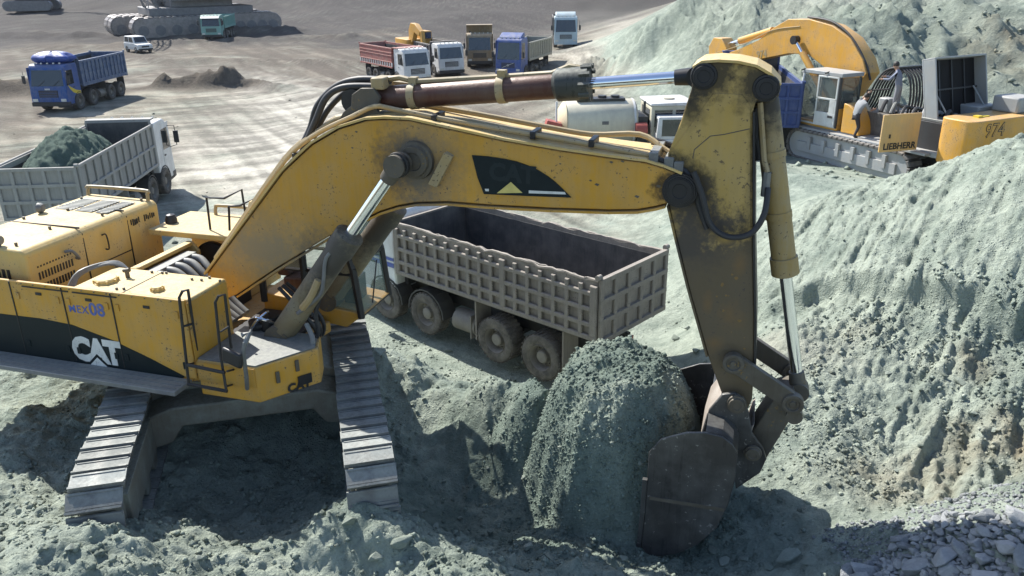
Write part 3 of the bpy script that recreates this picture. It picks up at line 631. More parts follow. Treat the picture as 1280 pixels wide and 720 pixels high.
# boom foot pit: swing motor, hoses
pt = MB(); pt.box(.3, 1.35, -.5, .5, 1.3, 1.5)
for x_, y_, z_, r_, h_ in ((1.15, -.62, 1.45, .14, .5), (.95, -.68, 1.45, .1, .42), (1.35, -.5, 1.45, .12, .35)): pt.cyl((x_, y_, z_), (x_, y_, z_+h_), r_, seg=14)
pt.cyl((1.0, -.75, 1.8), (1.35, -.55, 1.85), .05); motor = pt.build('swing_motor', 'black_steel', cat)
for P in ([(1.0, -.7, 1.9), (1.1, -.85, 2.0), (1.25, -.8, 1.95), (1.3, -.6, 1.8)], [(1.15, -.62, 1.98), (1.2, -.75, 2.05), (1.05, -.85, 1.9), (.85, -.8, 1.6)]):
    rail(bez(P, 5), .022, 'fitting', 'chrome', motor)
for q in range(3): rail(bez([(1.45, -.1+.14*q, 1.4), (1.6, -.2+.1*q, 1.42), (1.68, -.3+.12*q, 1.65), (1.5, -.35+.14*q, 1.95), (1.15, -.3+.1*q, 2.25)], 6), .03, 'hose', 'rubber_hose', motor)
rail(bez([pp(358, 437, .9), pp(385, 437, .9), pp(391, 425, .9), pp(383, 405, .8)], 6), .035, 'hose', 'grey_hose', motor)
rail(bez([pp(372, 434, .8), pp(397, 420, .7), pp(395, 390, .7), pp(408, 350, .7)], 6), .03, 'hose', 'rubber_hose', motor)

# --- boom
BL = .43
bpx = [(262, 362), (257, 343), (285, 305), (315, 265), (352, 215), (361, 206), (389, 180), (423, 160), (457, 149.5), (481, 148), (512, 149.5), (560, 160), (629, 175), (698, 187), (760, 196), (807, 202),
       (830, 209), (852, 218), (866, 229), (867, 245), (856, 256), (831, 257), (820, 260), (797, 264), (760, 264.5), (685, 262), (610, 258), (560, 254), (520, 255), (497, 259), (475, 266), (440, 283), (412, 297), (347, 336), (296, 370), (275, 378)]
bp2 = [L2(x, y, BL) for x, y in bpx]
PIN = L2(497, 206, BL); TIP = L2(850, 238, BL); SCB = L2(460, 118, 0)
stn = [(PIN[0]+.1, 0, PIN[1]-.02, .15, .5, (.035, .036, .038), (1, .02, 1)), (TIP[0], 0, TIP[1], .2, .34, (.012, .012, .013), (1, .02, 1)),
       (PIN[0]+.35, 0, PIN[1]-.1, .1, .75, (.15, .14, .12), (1.2, .02, .8)), (bp2[3][0]+.15, 0, bp2[3][1]-.55, .15, .8, (.24, .20, .13), (.6, .02, 1.1)),
       (L2(400, 320, BL)[0], 0, L2(400, 320, BL)[1], .1, .45, (.12, .10, .07), (1, .02, 1))]
paint('boom_yellow', CATY, .5, CDUST, .3, chips=(.10, .07, .045), stains=stn, top_dust=.75)
bm_ = MB(); bm_.prism(inset_poly(bp2, .02), -BL+.01, BL-.01); boom = bm_.build('boom', 'boom_yellow', cat, .012)
fl = MB()   # top and bottom flange plates stand proud of the side plates
def flange(idx, th, y0, y1):
    m = MB(); pts = [Vector(bp2[i]) for i in idx]; o = []
    for i, p in enumerate(pts):
        t = (pts[min(i+1, len(pts)-1)]-pts[max(i-1, 0)]).normalized(); o.append(p + Vector((-t.y, t.x))*th)
    for i in range(len(pts)-1): m.prism([tuple(pts[i]), tuple(pts[i+1]), tuple(o[i+1]), tuple(o[i])], y0, y1)
    return m
flange(range(1, 18), .03, -BL-.02, BL+.02).build('top_flange', 'cat_top', boom)
flange(range(21, 35), .028, -BL-.02, BL+.02).build('bottom_flange', 'boom_yellow', boom)
for x0, x1, y0, y1 in ((640, 640, 0, 0),): pass
# pivot bosses
def boss(px, py, l, r, h, mat='black_steel', par=None, name='pin_boss'):
    p = Lp(px, py, l); m = MB()
    m.lathe([(r*1.25, 0), (r*1.2, -h*.45), (r, -h*.5), (r*.95, -h), (r*.6, -h*1.02), (r*.55, -h*.85), (0, -h*.85)], 26, Matrix.Translation(p)); return m.build(name, mat, par or boom)
boss(520, 200, BL, .2, .12, 'dark_cylinder'); boss(498, 206, BL+.3, .13, .1)
cyb = MB(); cyb.cyl(Lp(510, 203, BL-.1), Lp(500, 206, BL+.28), .12, seg=18); cyb.build('cylinder_pin', 'dark_cylinder', boom)
boss(850, 238, BL, .15, .05)
# step bracket and manual plate on the boom side
gk = MB(); p0, p1 = Lp(561, 193, BL+.06), Lp(541, 232, BL+.06); dvec = (p1-p0).normalized(); pr = Vector((dvec.z, 0, -dvec.x))*.055
gk.loft([p0+pr+Vector((0, .08, 0)), p0-pr+Vector((0, .08, 0)), p1-pr+Vector((0, .08, 0)), p1+pr+Vector((0, .08, 0))], [p0+pr-Vector((0, .05, 0)), p0-pr-Vector((0, .0, 0)), p1-pr, p1+pr-Vector((0, .05, 0))]); gk.build('boom_lug', 'tan_pipe', boom, .008)
# decal
dec = [L2(x, y, BL+.001) for x, y in ((590, 194), (610, 195.5), (630, 198.5), (646, 202), (660, 207), (673, 213), (685, 220.5), (694, 227.5), (703, 236), (714, 247), (660, 245), (605, 242.5), (597, 222))]
m = MB(); m.prism(dec, -BL-.006, -BL+.02); dcl = m.build('decal', 'cat_black', boom)
def flat(name, mat, pts, par, l, th=.003): m = MB(); m.prism([L2(x, y, l) for x, y in pts], -l-th, -l+th); return m.build(name, mat, par)
flat('decal_triangle', 'yellow_mark', ((621, 241.5), (638.5, 227.5), (653, 241)), dcl, BL+.008)
flat('decal_line', 'white_letter', ((661, 238), (706, 240), (707.5, 243), (661, 241.5)), dcl, BL+.008)
flat('decal_line', 'white_letter', ((606, 236), (611, 236), (611, 239), (607, 239)), dcl, BL+.008)
plain('faded_letter', (.014, .023, .026), .5, 0, .25)
text_mesh('lettering', 'CAT', .3, 'faded_letter', dcl, frame_M(Lp(640, 218, BL+.008), (1, 0, -.04), (0, 0, 1)), .001, .012)
# small scars
for px, py, s_ in ((445, 165, .02), (440, 185, .018), (746, 231, .03), (738, 226, .02), (796, 246, .03), (764, 203, .025), (778, 202, .025), (823, 233, .03), (404, 168, .015), (700, 205, .015), (783, 222, .012)):
    m = MB(); p = L2(px, py, BL); m.prism([(p[0]-s_, p[1]), (p[0]-s_*.3, p[1]+s_*.6), (p[0]+s_, p[1]+s_*.2), (p[0]+s_*.4, p[1]-s_*.6)], -BL+.004, -BL+.012); m.build('paint_chip', 'dark_cylinder', boom)

# --- hydraulic cylinders
def hyd(name, pts, l, rb, rr, mats, gl=.12, parent=cat):
    """pts: base pin, barrel end, rod pin (pixels)"""
    a, b_, c = [Lp(x, y, l) for x, y in pts]; d = (c-a).normalized(); b = a + d*(b_-a).dot(d)
    m = MB(); m.tube([a+d*.06, a+d*.12, b-d*gl, b-d*gl*.99, b, b+d*.02], [rb*.8, rb, rb, rb*1.14, rb*1.14, rb*.9], 24); o = m.build(name, mats[0], parent)
    e = MB(); e.cyl(a+Vector((0, -rb*.95, 0)), a+Vector((0, rb*.95, 0)), rb*1.05, seg=20); e.build('base_eye', mats[2], o)
    r = MB(); r.cyl(b, c-d*.06, rr, seg=20); r.build('rod', 'chrome', o)
    e = MB(); e.cyl(c+Vector((0, -rr*1.5, 0)), c+Vector((0, rr*1.5, 0)), rr*1.7, seg=20); e.cyl(c-d*.26, c, rr*1.25, rr*1.5); e.build('rod_eye', mats[2], o)
    return o, a, b, c, d
paint('boom_cyl_paint', (.20, .155, .085), .5, DUST, .35, chips=(.06, .05, .04), stains=[(*Lp(425, 318, .72), .3, .85, (.045, .044, .045), (1, .1, 1))])
bc1, *_ = hyd('boom_cylinder', ((352, 418), (440, 296), (497, 206)), .72, .172, .083, ('boom_cyl_paint', 0, 'dark_cylinder'), .3)
bc2, *_ = hyd('boom_cylinder', ((352, 418), (440, 296), (497, 206)), .72, .172, .083, ('boom_cyl_paint', 0, 'dark_cylinder'), .3)
bc2.location = (0, 1.44, 0)
rail(bez([pp(372, 392, .9), pp(399, 370, .95), pp(404, 352, .95), pp(408, 322, .9), pp(425, 310, .85)], 5), .026, 'hard_line', 'grey_steel', bc1)
rail(bez([pp(378, 385, .92), pp(388, 372, .96), pp(398, 350, .93)], 5), .05, 'line_clamp', 'tan_pipe', bc1)
paint('gland_steel', (.035, .036, .034), .45, DUST, .1, .2)
sc, sa, sb2, sc3, sd_ = hyd('stick_cylinder', ((447, 125), (728, 104), (872, 95)), 0, .155, .072, ('brown_barrel', 0, 'black_steel'), .05)
m = MB(); gA, gB = Lp(698, 106, 0), Lp(727, 104, 0); m.tube([gA-sd_*.05, gA, gB, gB+sd_*.1, gB+sd_*.11], [.155, .20, .205, .205, .09], 24)
for q in range(10):
    an = q*.628; of = Vector((0, math.cos(an), math.sin(an)))*.2; m.cyl(gB+of-sd_*.0, gB+of+sd_*.13, .035, seg=6)
m.build('gland', 'gland_steel', sc)
for px in (518, 628):
    c_ = Lp(px, 120-(px-518)*.072, 0); m = MB(); m.tube([c_-sd_*.05, c_+sd_*.05], .17, 22); m.box(c_.x-.05, c_.x+.05, -.06, .06, c_.z+.15, c_.z+.24); m.build('barrel_band', 'tan_pipe', sc)
rail([pp(483, 99, 0), pp(500, 97, 0), pp(520, 102, 0), pp(630, 96, 0), pp(690, 92, 0), pp(712, 83, 0), pp(725, 85, 0)], .038, 'cylinder_pipe', 'tan_pipe', sc)
rail([pp(490, 103, -.15), pp(520, 106, -.15), pp(630, 99, -.15), pp(690, 96, -.15), pp(722, 92, -.1)], .035, 'cylinder_pipe', 'tan_pipe', sc)
m = MB(); c_ = pp(480, 100, 0); m.box(c_.x-.1, c_.x+.08, -.2, .1, c_.z-.1, c_.z+.05); m.build('pipe_block', 'tan_pipe', sc, .02)
# cylinder bracket on top of the boom
for l_ in (-.2, .2):
    m = MB(); m.prism([L2(x, y, l_) for x, y in ((418, 162), (430, 140), (440, 132), (441, 118), (452, 110), (468, 110), (476, 122), (472, 138), (500, 152))], -l_-.03, -l_+.03); m.build('cylinder_bracket', 'dark_cylinder', boom, .008)
# hoses and pipes on the boom
rail(bez([pp(488, 101, 0), pp(450, 99, -.05), pp(420, 108, -.1), pp(397, 132, -.1), pp(388, 160, -.1), pp(376, 185, 0)], 6), .045, 'hose', 'rubber_hose', boom, 10)
rail(bez([pp(470, 108, .1), pp(430, 109, .1), pp(408, 122, .1), pp(395, 150, .1), pp(378, 190, .1)], 6), .045, 'hose', 'rubber_hose', boom, 10)
rail(bez([pp(486, 104, -.2), pp(455, 104, -.2), pp(432, 115, -.2), pp(408, 140, -.2), pp(392, 172, -.2)], 6), .04, 'hose', 'rubber_hose', boom, 10)
def offs(path, l, dz): return [Lp(x, y, l)+Vector((0, 0, dz)) for x, y in path]
tp = ((270, 325), (300, 281), (338, 226), (366, 190), (400, 165), (440, 146), (468, 133), (494, 137), (560, 150), (640, 164), (700, 174), (770, 187), (808, 194), (830, 202), (845, 208))
for l_, dz in ((.3, .0), (.12, .02), (-.06, .03), (-.24, .04)):
    rail(bez(offs(tp if l_ > .2 else tp[:6]+tp[8:], l_, dz), 3), .032, 'boom_pipe', 'tan_pipe', boom, 8)
for px, py in ((372, 190), (545, 142), (668, 163), (741, 173)):
    c_ = Lp(px, py, .25); m = MB(); m.box(c_.x-.035, c_.x+.035, -.35, -.02, c_.z-.09, c_.z+.0); m.build('pipe_clamp', 'black_steel', boom, .01)
rail(bez([pp(522, 130, -.25), pp(600, 143, -.25), pp(680, 158, -.2), pp(740, 168, -.2), pp(800, 168, -.15), pp(830, 186, 0), pp(852, 200, .1)], 4), .035, 'boom_pipe', 'tan_pipe', boom, 8)
for q in range(4):
    l_ = .36-.2*q
    rail(bez([pp(812, 192, l_), pp(832, 203, l_), pp(856, 214, l_), pp(869, 235, l_), pp(874, 258, l_), pp(884, 286, l_+.02)], 5), .036, 'hose', 'rubber_hose', boom, 9)
for px, py in ((817, 196), (836, 203), (848, 208)):
    c_ = Lp(px, py, .36); m = MB(); m.box(c_.x-.05, c_.x+.06, -.42, .3, c_.z-.06, c_.z+.06, ); m.build('hose_fitting', 'grey_steel', boom, .01)
rail(bez([pp(815, 176, -.3), pp(838, 183, -.3), pp(858, 196, -.3), pp(872, 215, -.3)], 5), .05, 'hose', 'rubber_hose', boom, 9)

# --- stick
SL = .33
spx = [(867, 86), (878, 79), (898, 77.5), (922, 79), (945, 84), (962, 94), (974, 108), (974, 121), (945, 126), (941, 140), (941, 300), (943, 400), (942, 470), (940, 500), (932, 517), (916, 519), (905, 500), (885, 445), (861, 360), (846, 300), (836, 257), (834, 230), (835, 192), (851, 152), (864, 112)]
sp2 = [L2(x, y, SL) for x, y in spx]
def S(px, py): v = L2(px, py, SL); return (v[0], 0, v[1])
BLK = (.014, .014, .015); WRN = (.062, .053, .046); RST = (.17, .105, .045)
stn = [(*S(880, 95), .2, .38, BLK, (1, .02, 1)), (*S(958, 110), .2, .4, BLK, (1, .02, 1)), (*S(850, 238), .25, .45, BLK, (1, .02, 1)),
       (*S(866, 130), .05, .22, BLK, (1, .02, .6)), (*S(905, 420), 1.3, 1.75, WRN, (1, .02, 1)), (*S(870, 290), .2, .5, WRN, (1, .02, 1)), (*S(944, 200), .02, .12, BLK, (1, .02, .1)), (*S(912, 395), .02, .2, RST, (1, .02, .8)), (*S(893, 430), .02, .16, RST, (1, .02, 1)), (*S(885, 380), .01, .12, RST, (1.4, .02, .7)), (*S(925, 330), .01, .11, RST, (1, .02, .6)), (*S(905, 300), .01, .1, (.33, .22, .06), (.7, .02, 1.4))]
paint('stick_paint', (.42, .28, .075), .5, CDUST, .25, chips=(.10, .07, .045), stains=stn, scale=2.2)
m = MB(); m.prism(sp2, -SL, SL); stick = m.build('stick', 'stick_paint', cat, .015)
def sflange(idx, th, y):
    m = MB(); pts = [Vector(sp2[i]) for i in idx]; o = []
    for i, p in enumerate(pts):
        t = (pts[min(i+1, len(pts)-1)]-pts[max(i-1, 0)]).normalized(); o.append(p + Vector((-t.y, t.x))*th)
    for i in range(len(pts)-1): m.prism([tuple(pts[i]), tuple(pts[i+1]), tuple(o[i+1]), tuple(o[i])], -y, y)
    return m
sflange(range(0, 7), .03, SL+.02).build('top_flange', 'cat_top', stick)
sflange(range(9, 13), .025, SL+.03).build('front_flange', 'black_steel', stick)
sflange(range(17, 21), .025, SL+.02).build('rear_flange', 'stick_paint', stick)
for px, py, r in ((880, 95, .12), (958, 110, .12), (917, 452, .1), (921, 506, .1)): boss(px, py, SL, r, .045, 'black_steel', stick)
boss(850, 238, BL-.02, .17, .06, 'black_steel', stick)
pl = MB(); pl.prism([L2(x, y, SL) for x, y in ((892, 116), (928, 118), (938, 132), (938, 285), (900, 292), (872, 262), (838, 205), (838, 192), (856, 166))], -SL-.012, -SL+.01); pl.build('wear_plate', 'stick_paint', stick, .004)
for a_, b_, c_ in (((866, 198), (868, 187), (888, 170)), ((888, 170), (905, 168), (937, 161))):
    rail([Lp(x, y, SL+.012) for x, y in (a_, b_, c_)], .006, 'weld_seam', 'dark_cylinder', stick, 5)
rnd = random.Random(3); plain('rust_flake', (.22, .13, .04), .7)
for k in range(12):
    px, py = rnd.choice(((912, 395), (925, 340), (905, 300), (900, 372), (930, 420), (895, 352), (918, 330), (892, 290)))
    px += rnd.uniform(-14, 14); py += rnd.uniform(-22, 22); s_ = rnd.uniform(.01, .035); m = MB(); p = L2(px, py, SL)
    m.prism([(p[0]+math.cos(t)*s_*rnd.uniform(.3, 1), p[1]+math.sin(t)*s_*rnd.uniform(.3, 1)) for t in (0, 1, 2, 3, 4, 5)], -SL-.004, -SL+.004); m.build('paint_flake', 'rust_flake', stick)
rail(bez([pp(867, 215, SL+.1), pp(878, 245, SL+.12), pp(888, 280, SL+.12), pp(910, 296, SL+.12), pp(938, 292, SL+.1), pp(955, 268, SL+.05), pp(960, 235, .25)], 6), .036, 'hose', 'rubber_hose', stick, 9)
# bucket cylinder
paint('bucket_cyl_paint', (.34, .23, .075), .48, DUST, .3, chips=(.07, .05, .04), stains=[(*Lp(960, 120, 0), .2, .5, BLK, (1, .3, 1))])
bk, ka, kb, kc, kd = hyd('bucket_cylinder', ((956, 112), (981, 342), (998, 487)), 0, .145, .075, ('bucket_cyl_paint', 0, 'dark_cylinder'), .22)
for px, py in ((966, 192), (974, 268)):
    m = MB(); c_ = Lp(px-1, py, 0); m.tube([c_-kd*.04, c_+kd*.04], .158, 22); m.build('barrel_band', 'bucket_cyl_paint', bk)
rail([pp(950, 128, .2), pp(955, 200, .2), pp(959, 215, .2)], .035, 'cylinder_pipe', 'tan_pipe', bk)
rail([pp(959, 215, .2), pp(956, 245, .2)], .05, 'pipe_fitting', 'grey_steel', bk)
rail([pp(944, 135, .1), pp(944, 170, .1), pp(948, 200, .1)], .04, 'hose', 'rubber_hose', bk)

# --- linkage and bucket
def link(name, a, b, l, w, th, mat):
    A, B = Lp(*a, l), Lp(*b, l); d = (B-A).normalized(); q = Vector((-d.z, 0, d.x)); poly = []
    for c_, s_ in ((A, -1), (B, 1)):
        for k in range(7):
            t = R(-90+30*k); poly.append(c_ + d*s_*math.cos(t)*w + q*math.sin(t)*w*s_)
    m = MB(); m.prism([(p.x, p.z) for p in poly], -l-th, -l+th)
    for c_ in (A, B): m.lathe([(w*1.12, .02), (w*1.12, -th-.045), (w*.75, -th-.05), (w*.7, -th-.02), (w*.35, -th-.02), (w*.33, -th-.04), (0, -th-.04)], 22, Matrix.Translation(c_))
    return m.build(name, mat, cat, .006)
link('idler_link', (917, 452), (991, 502), SL+.09, .115, .045, 'dark_cylinder')
lk2 = link('idler_link', (917, 452), (991, 502), SL+.09, .115, .045, 'dark_cylinder'); lk2.location = (0, 2*SL+.18, 0)
m = MB(); c_ = Lp(992, 500, 0); m.cyl(c_+Vector((0, -SL-.12, 0)), c_+Vector((0, SL+.12, 0)), .1, seg=20); m.build('link_pin', 'dark_cylinder', cat)
m = MB(); A, B = Lp(985, 498, .2), Lp(938, 572, .2); d = (B-A).normalized(); q = Vector((-d.z, 0, d.x))*.17
m.prism([(v.x, v.z) for v in (A-q*.9, A-d*.14, A+q*.9, B+q, B+d*.14, B-q)], -.24, .24); m.build('power_link', 'dark_cylinder', cat, .02)
BW = .98
nb = [(811, 566), (826, 549), (858, 541), (882, 541), (903, 546), (916, 556), (922, 568), (919, 600), (910, 632), (896, 660), (872, 681), (845, 693), (812, 697), (801, 684), (806, 640), (809, 600)]
np_ = [L2(x, y, BW) for x, y in nb]
tk_ = .035; bkt = bpy.data.objects.new('bucket', None); COL.objects.link(bkt); bkt.parent = cat; bkt.empty_display_size = .2
m = MB(); m.prism(np_, -BW, -BW+tk_); m.build('side_plate', 'bucket_steel', bkt, .01)
m = MB(); m.prism(np_, BW-tk_, BW); m.build('side_plate', 'bucket_steel', bkt, .01)
# curved shell round the back: from the lip below, round the right to the top
sh_i = list(range(3, 13)); inn = inset_poly(np_, .05)
m = MB()
for i in range(len(sh_i)-1):
    a, b_ = sh_i[i], sh_i[i+1]; m.prism([np_[a], np_[b_], inn[b_], inn[a]], -BW+tk_, BW-tk_)
m.build('shell', 'bucket_steel', bkt, 0)
pts = [np_[15], np_[14], np_[13]]
for s_ in (-1, 1):
    m = MB()
    for i in range(2):
        a, b_ = pts[i], pts[i+1]; m.prism([a, b_, (b_[0]-.06, b_[1]), (a[0]-.06, a[1])], s_*(BW-.02)-.03, s_*(BW-.02)+.03)
    m.build('side_cutter', 'bucket_steel', bkt)
a_, b_ = L2(809, 600, BW), L2(914, 612, BW); m = MB(); m.prism([L2(812, 620, BW), L2(905, 635, BW), L2(905, 639, BW), L2(812, 624, BW)], -BW-.012, -BW+.01); m.build('wear_strip', 'dark_cylinder', bkt)
# teeth along the lip at the lower left
lip = Vector((np_[12][0], 0, np_[12][1]))
for k in range(5):
    y_ = -BW+.2+k*(2*BW-.4)/4; m = MB(); m.prism([(lip.x+.12, lip.z+.1), (lip.x-.02, lip.z+.12), (lip.x-.3, lip.z+.02), (lip.x-.3, lip.z-.0), (lip.x+.1, lip.z-.03)], y_-.07, y_+.07); m.build('tooth', 'grey_steel', bkt, .01)
# hinge ears
for l_ in (.46, -.38):
    m = MB(); m.prism([L2(x, y, l_) for x, y in ((878, 540), (886, 512), (903, 492), (918, 490), (930, 497), (936, 516), (940, 540), (954, 560), (958, 573), (950, 590), (920, 610), (912, 560))], -l_-.03, -l_+.03); m.build('hinge_ear', 'bucket_steel', bkt, .012)
m = MB(); ear = [L2(x, y, .4) for x, y in ((876, 541), (884, 514), (901, 493), (905, 497), (890, 517), (885, 541))]; m.prism(ear, -.47, .3); m.build('hinge_plate', 'bucket_hinge', bkt, .01)
m = MB(); ear = [L2(x, y, .4) for x, y in ((926, 565), (939, 533), (943, 530), (931, 568))]; m.prism(ear, -.4, .3); m.build('hinge_web', 'bucket_hinge', bkt, .01)
boss(921, 505, .5, .1, .06, 'dark_cylinder', bkt); boss(941, 566, .5, .09, .06, 'dark_cylinder', bkt)
bkt.parent = cat

# ------------------------------------------------------------------ tipper trucks
WHEEL = {}
def wheel_meshes(r, w, mud):
    key = (round(r, 3), w, mud)
    if key not in WHEEL:
        t = MB(); t.lathe([(r*.56, -w/2+.02), (r*.62, -w/2-.005), (r*.8, -w/2-.02), (r*.93, -w/2), (r*.975, -w/2+.04), (r*.975, w/2-.04), (r*.93, w/2), (r*.8, w/2+.02), (r*.56, w/2-.02)], 32)
        k = 30
        for i in range(k):
            M = Matrix.Rotation(2*math.pi*i/k, 4, 'Y')
            for s_, o in ((-1, 0), (1, .5)):
                M2_ = Matrix.Rotation(2*math.pi*(i+o)/k, 4, 'Y')
                t.box(r*.965, r, min(s_*.01, s_*(w/2-.005)), max(s_*.01, s_*(w/2-.005)), -r*.055, r*.055, M2_)
        m = MB(); q = r*.57
        m.lathe([(q, -w/2+.03), (q*.96, -w/2+.0), (q*.9, -w/2+.04), (q*.8, -w/2+w*.42), (q*.5, -w/2+w*.40), (q*.46, -w/2+w*.15), (q*.38, -w/2+w*.1), (0, -w/2+w*.1)], 24)
        for i in range(10):
            a = 2*math.pi*i/10; m.cyl((q*.66*math.cos(a), -w/2+w*.4, q*.66*math.sin(a)), (q*.66*math.cos(a), -w/2+w*.3, q*.66*math.sin(a)), q*.055, seg=6)
        h = MB()
        for i in range(8):
            a = 2*math.pi*(i+.5)/8; h.lathe([(0, -.006), (q*.1, -.006), (q*.1, .006)], 10, Matrix.Translation((q*.78*math.cos(a), -w/2+.085, q*.78*math.sin(a))))
        d = MB(); d.lathe([(q, w/2-.03), (q*.5, w/2-.1), (0, w/2-.1)], 20)
        WHEEL[key] = (t.mesh('tyre', 'tyre_dusty' if mud else 'tyre'), m.mesh('rim', 'rim_steel'), d.mesh('rim', 'chassis'))
    return WHEEL[key]
def add_wheel(par, x, y, r, w, mud):
    t, m, d = wheel_meshes(r, w, mud)
    o = inst(t, 'wheel', par, (x, y, r), (0, random.uniform(0, 6), 0 if y < 0 else math.pi))
    inst(m, 'rim', o); 
    return o

def dump_truck(label, x, y, z, hd, cabm, boxm, group='tipper trucks', name='dump_truck', L=8.2, axles=(-1.41, -2.93, -5.31, -6.68), r=.54, box=(-1.98, 1.42, 2.8), cols=16, rows=4,
               style='waffle', cabh=2.95, visor=None, canopy=False, head=0., mud=False, interior='inside_steel_shade', lower=None, swoosh=None, letters=None, bar=False, jag=0., sidegate=False, detail=True, stripe=None, deflector=False, pitch=0.):
    T = thing(name, label, 'truck', (x, y, z), hd, group); T.rotation_euler = (0, pitch, hd)
    W = 1.25; bx1, bz0, bz1 = box; bx0 = -L
    ch = MB()
    for s_ in (-1, 1): ch.box(-L+.3, -.3, s_*.42-.05, s_*.42+.05, r*1.25, r*1.25+.26)
    for a in axles: ch.cyl((a, -1., r), (a, 1., r), .09, seg=10); ch.box(a-.12, a+.12, -.35, .35, r-.1, r+.25)
    for k in range(4): ch.box(-L+.5+k*(L-1.2)/3, -L+.62+k*(L-1.2)/3, -.4, .4, r*1.3, r*1.3+.2)
    chs = ch.build('chassis', 'chassis', T)
    mid = (axles[1]+axles[2])/2
    for s_ in (-1, 1):
        m = MB(); m.tube([(mid-.5, s_*.95, r*1.15), (mid+.25, s_*.95, r*1.15)], .27, 14); m.box(mid-.42, mid-.38, s_*.95-.28, s_*.95+.28, r*1.15-.28, r*1.15+.3); m.build('fuel_tank' if s_ < 0 else 'air_tank', 'rim_steel', T)
        # mud guards
        for a0, a1 in ((axles[2]+.62, 0), (axles[3]-.62, 1)):
            m = MB(); xx = a0; m.box(xx-.02, xx+.02, s_*1.22-.52 if s_ > 0 else -1.22, 1.22 if s_ > 0 else -.7, r*.7, bz0-.05); m.build('mud_flap', boxm if mud else 'chassis', T)
        for a in axles[:2]:
            m = MB(); pts = [(a+(r+.09)*math.cos(t), r+(r+.09)*math.sin(t)) for t in [R(q) for q in range(0, 181, 20)]]; ins = [(a+(r+.05)*math.cos(t), r+(r+.05)*math.sin(t)) for t in [R(q) for q in range(180, -1, -20)]]
            for i in range(9): m.prism([pts[i], pts[i+1], ins[8-i], ins[9-i]], s_*1.0-.22, s_*1.0+.22)
            m.build('fender', 'chassis', T)
    for i, a in enumerate(axles):
        for s_ in (-1, 1): add_wheel(T, a, s_*(1.02 if i > 1 else 1.06), r, .46 if i > 1 else .34, mud)
    # --- cab
    c = MB(); H0 = cabh; c.prism([(-.02, .5), (0, .62), (-.0, 1.15), (-.06, 1.62), (-.3, H0-.28), (-.42, H0-.08), (-.62, H0), (-1.7, H0), (-1.82, H0-.12), (-1.82, 1.0), (-1.75, .85), (-.9, .85), (-.85, .5)], -1.19, 1.19)
    cab = c.build('cab', cabm, T, .05)
    fx = lambda zz: -.06 - (zz-1.62)/(H0-.28-1.62)*.24
    z0, z1 = 1.68, H0-.34
    m = MB(); m.loft([(fx(z0)+.012, -1.06, z0), (fx(z0)+.012, 1.06, z0), (fx(z1)+.012, .98, z1), (fx(z1)+.012, -.98, z1)], [(fx(z0)-.03, -1.06, z0), (fx(z0)-.03, 1.06, z0), (fx(z1)-.03, .98, z1), (fx(z1)-.03, -.98, z1)]); m.build('windscreen', 'window_dark', cab)
    for k in (-.5, .45):
        m = MB(); m.tube([(fx(z0)+.03, k-.1, z0-.02), (fx(z0+.35)+.035, k+.35, z0+.35)], .012, 5); m.build('wiper', 'grille_black', cab)
    for s_ in (-1, 1):
        dr = MB(); dr.box(-1.15, -.12, s_*1.195-.008, s_*1.195+.008, .95, H0-.18) ; door = dr.build('door', cabm, cab, .006)
        m = MB(); m.prism([(-1.08, 1.75), (-.2, 1.72), (-.36, H0-.38), (-1.08, H0-.38)], s_*1.206-.006, s_*1.206+.006); m.build('side_window', 'window_dark', door)
        m = MB(); m.box(-1.06, -.9, s_*1.215-.014, s_*1.215+.014, 1.5, 1.55); m.build('handle', 'grille_black', door)
        m = MB(); m.tube([(-.3, s_*1.15, H0-.35), (-.02, s_*1.42, H0-.4), (-.02, s_*1.42, 1.75), (-.2, s_*1.2, 1.7)], .018, 6); mi = m.build('mirror_arm', 'grille_black', cab)
        m = MB(); m.box(-.09, .0, s_*1.45-.1, s_*1.45+.1, 1.85, 2.35); m.build('mirror', 'grille_black', mi, .02)
        m = MB(); m.box(-.0, .035, s_*.93-.17, s_*.93+.17, .72, .9); m.build('headlight', 'lamp_lens', cab, .015)
        m = MB(); m.box(-.8, -.2, s_*1.1-.1, s_*1.1+.1, .42, .5); m.build('step', 'grille_black', cab)
    m = MB(); m.box(-.35, .06, -1.2, 1.2, .42, .70); m.build('bumper', 'grille_black' if not deflector else cabm, cab, .03)
    gr = MB(); gr.box(-.03, .018, -.62, .62, .98, 1.42); grl = gr.build('grille', 'grille_black', cab)
    for k in range(4):
        m = MB(); m.box(.016, .03, -.58, .58, 1.02+k*.1, 1.045+k*.1); m.build('grille_bar', cabm if detail else 'grille_black', grl)
    if letters: text_mesh('lettering', letters, .15, 'lamp_lens', grl, frame_M((.035, 0, 1.5), (0, 1, 0), (-.1, 0, 1)), .006, .006)
    if bar:
        m = MB(); m.tube([(.04, -.55, 1.0), (.04, .55, 1.42)], .02, 6); m.build('badge_bar', 'lamp_lens', grl); m = MB(); m.lathe([(.09, -.01), (.09, .02), (.06, .02), (.06, -.01)], 16, Matrix.Translation((.05, 0, 1.21)) @ Matrix.Rotation(R(-90), 4, 'Z')); m.build('badge', 'lamp_lens', grl)
    if visor: m = MB(); m.prism([(fx(H0-.3)+.03, H0-.3), (.06, H0-.36), (.06, H0-.33), (-.3, H0-.12)], -1.1, 1.1); m.build('sun_visor', visor, cab)
    if deflector: m = MB(); m.prism([(-.55, H0-.02), (-1.5, H0-.02), (-1.5, H0+.42), (-1.2, H0+.42), (-.7, H0+.15)], -1.05, 1.05); m.build('roof_deflector', cabm, cab, .06)
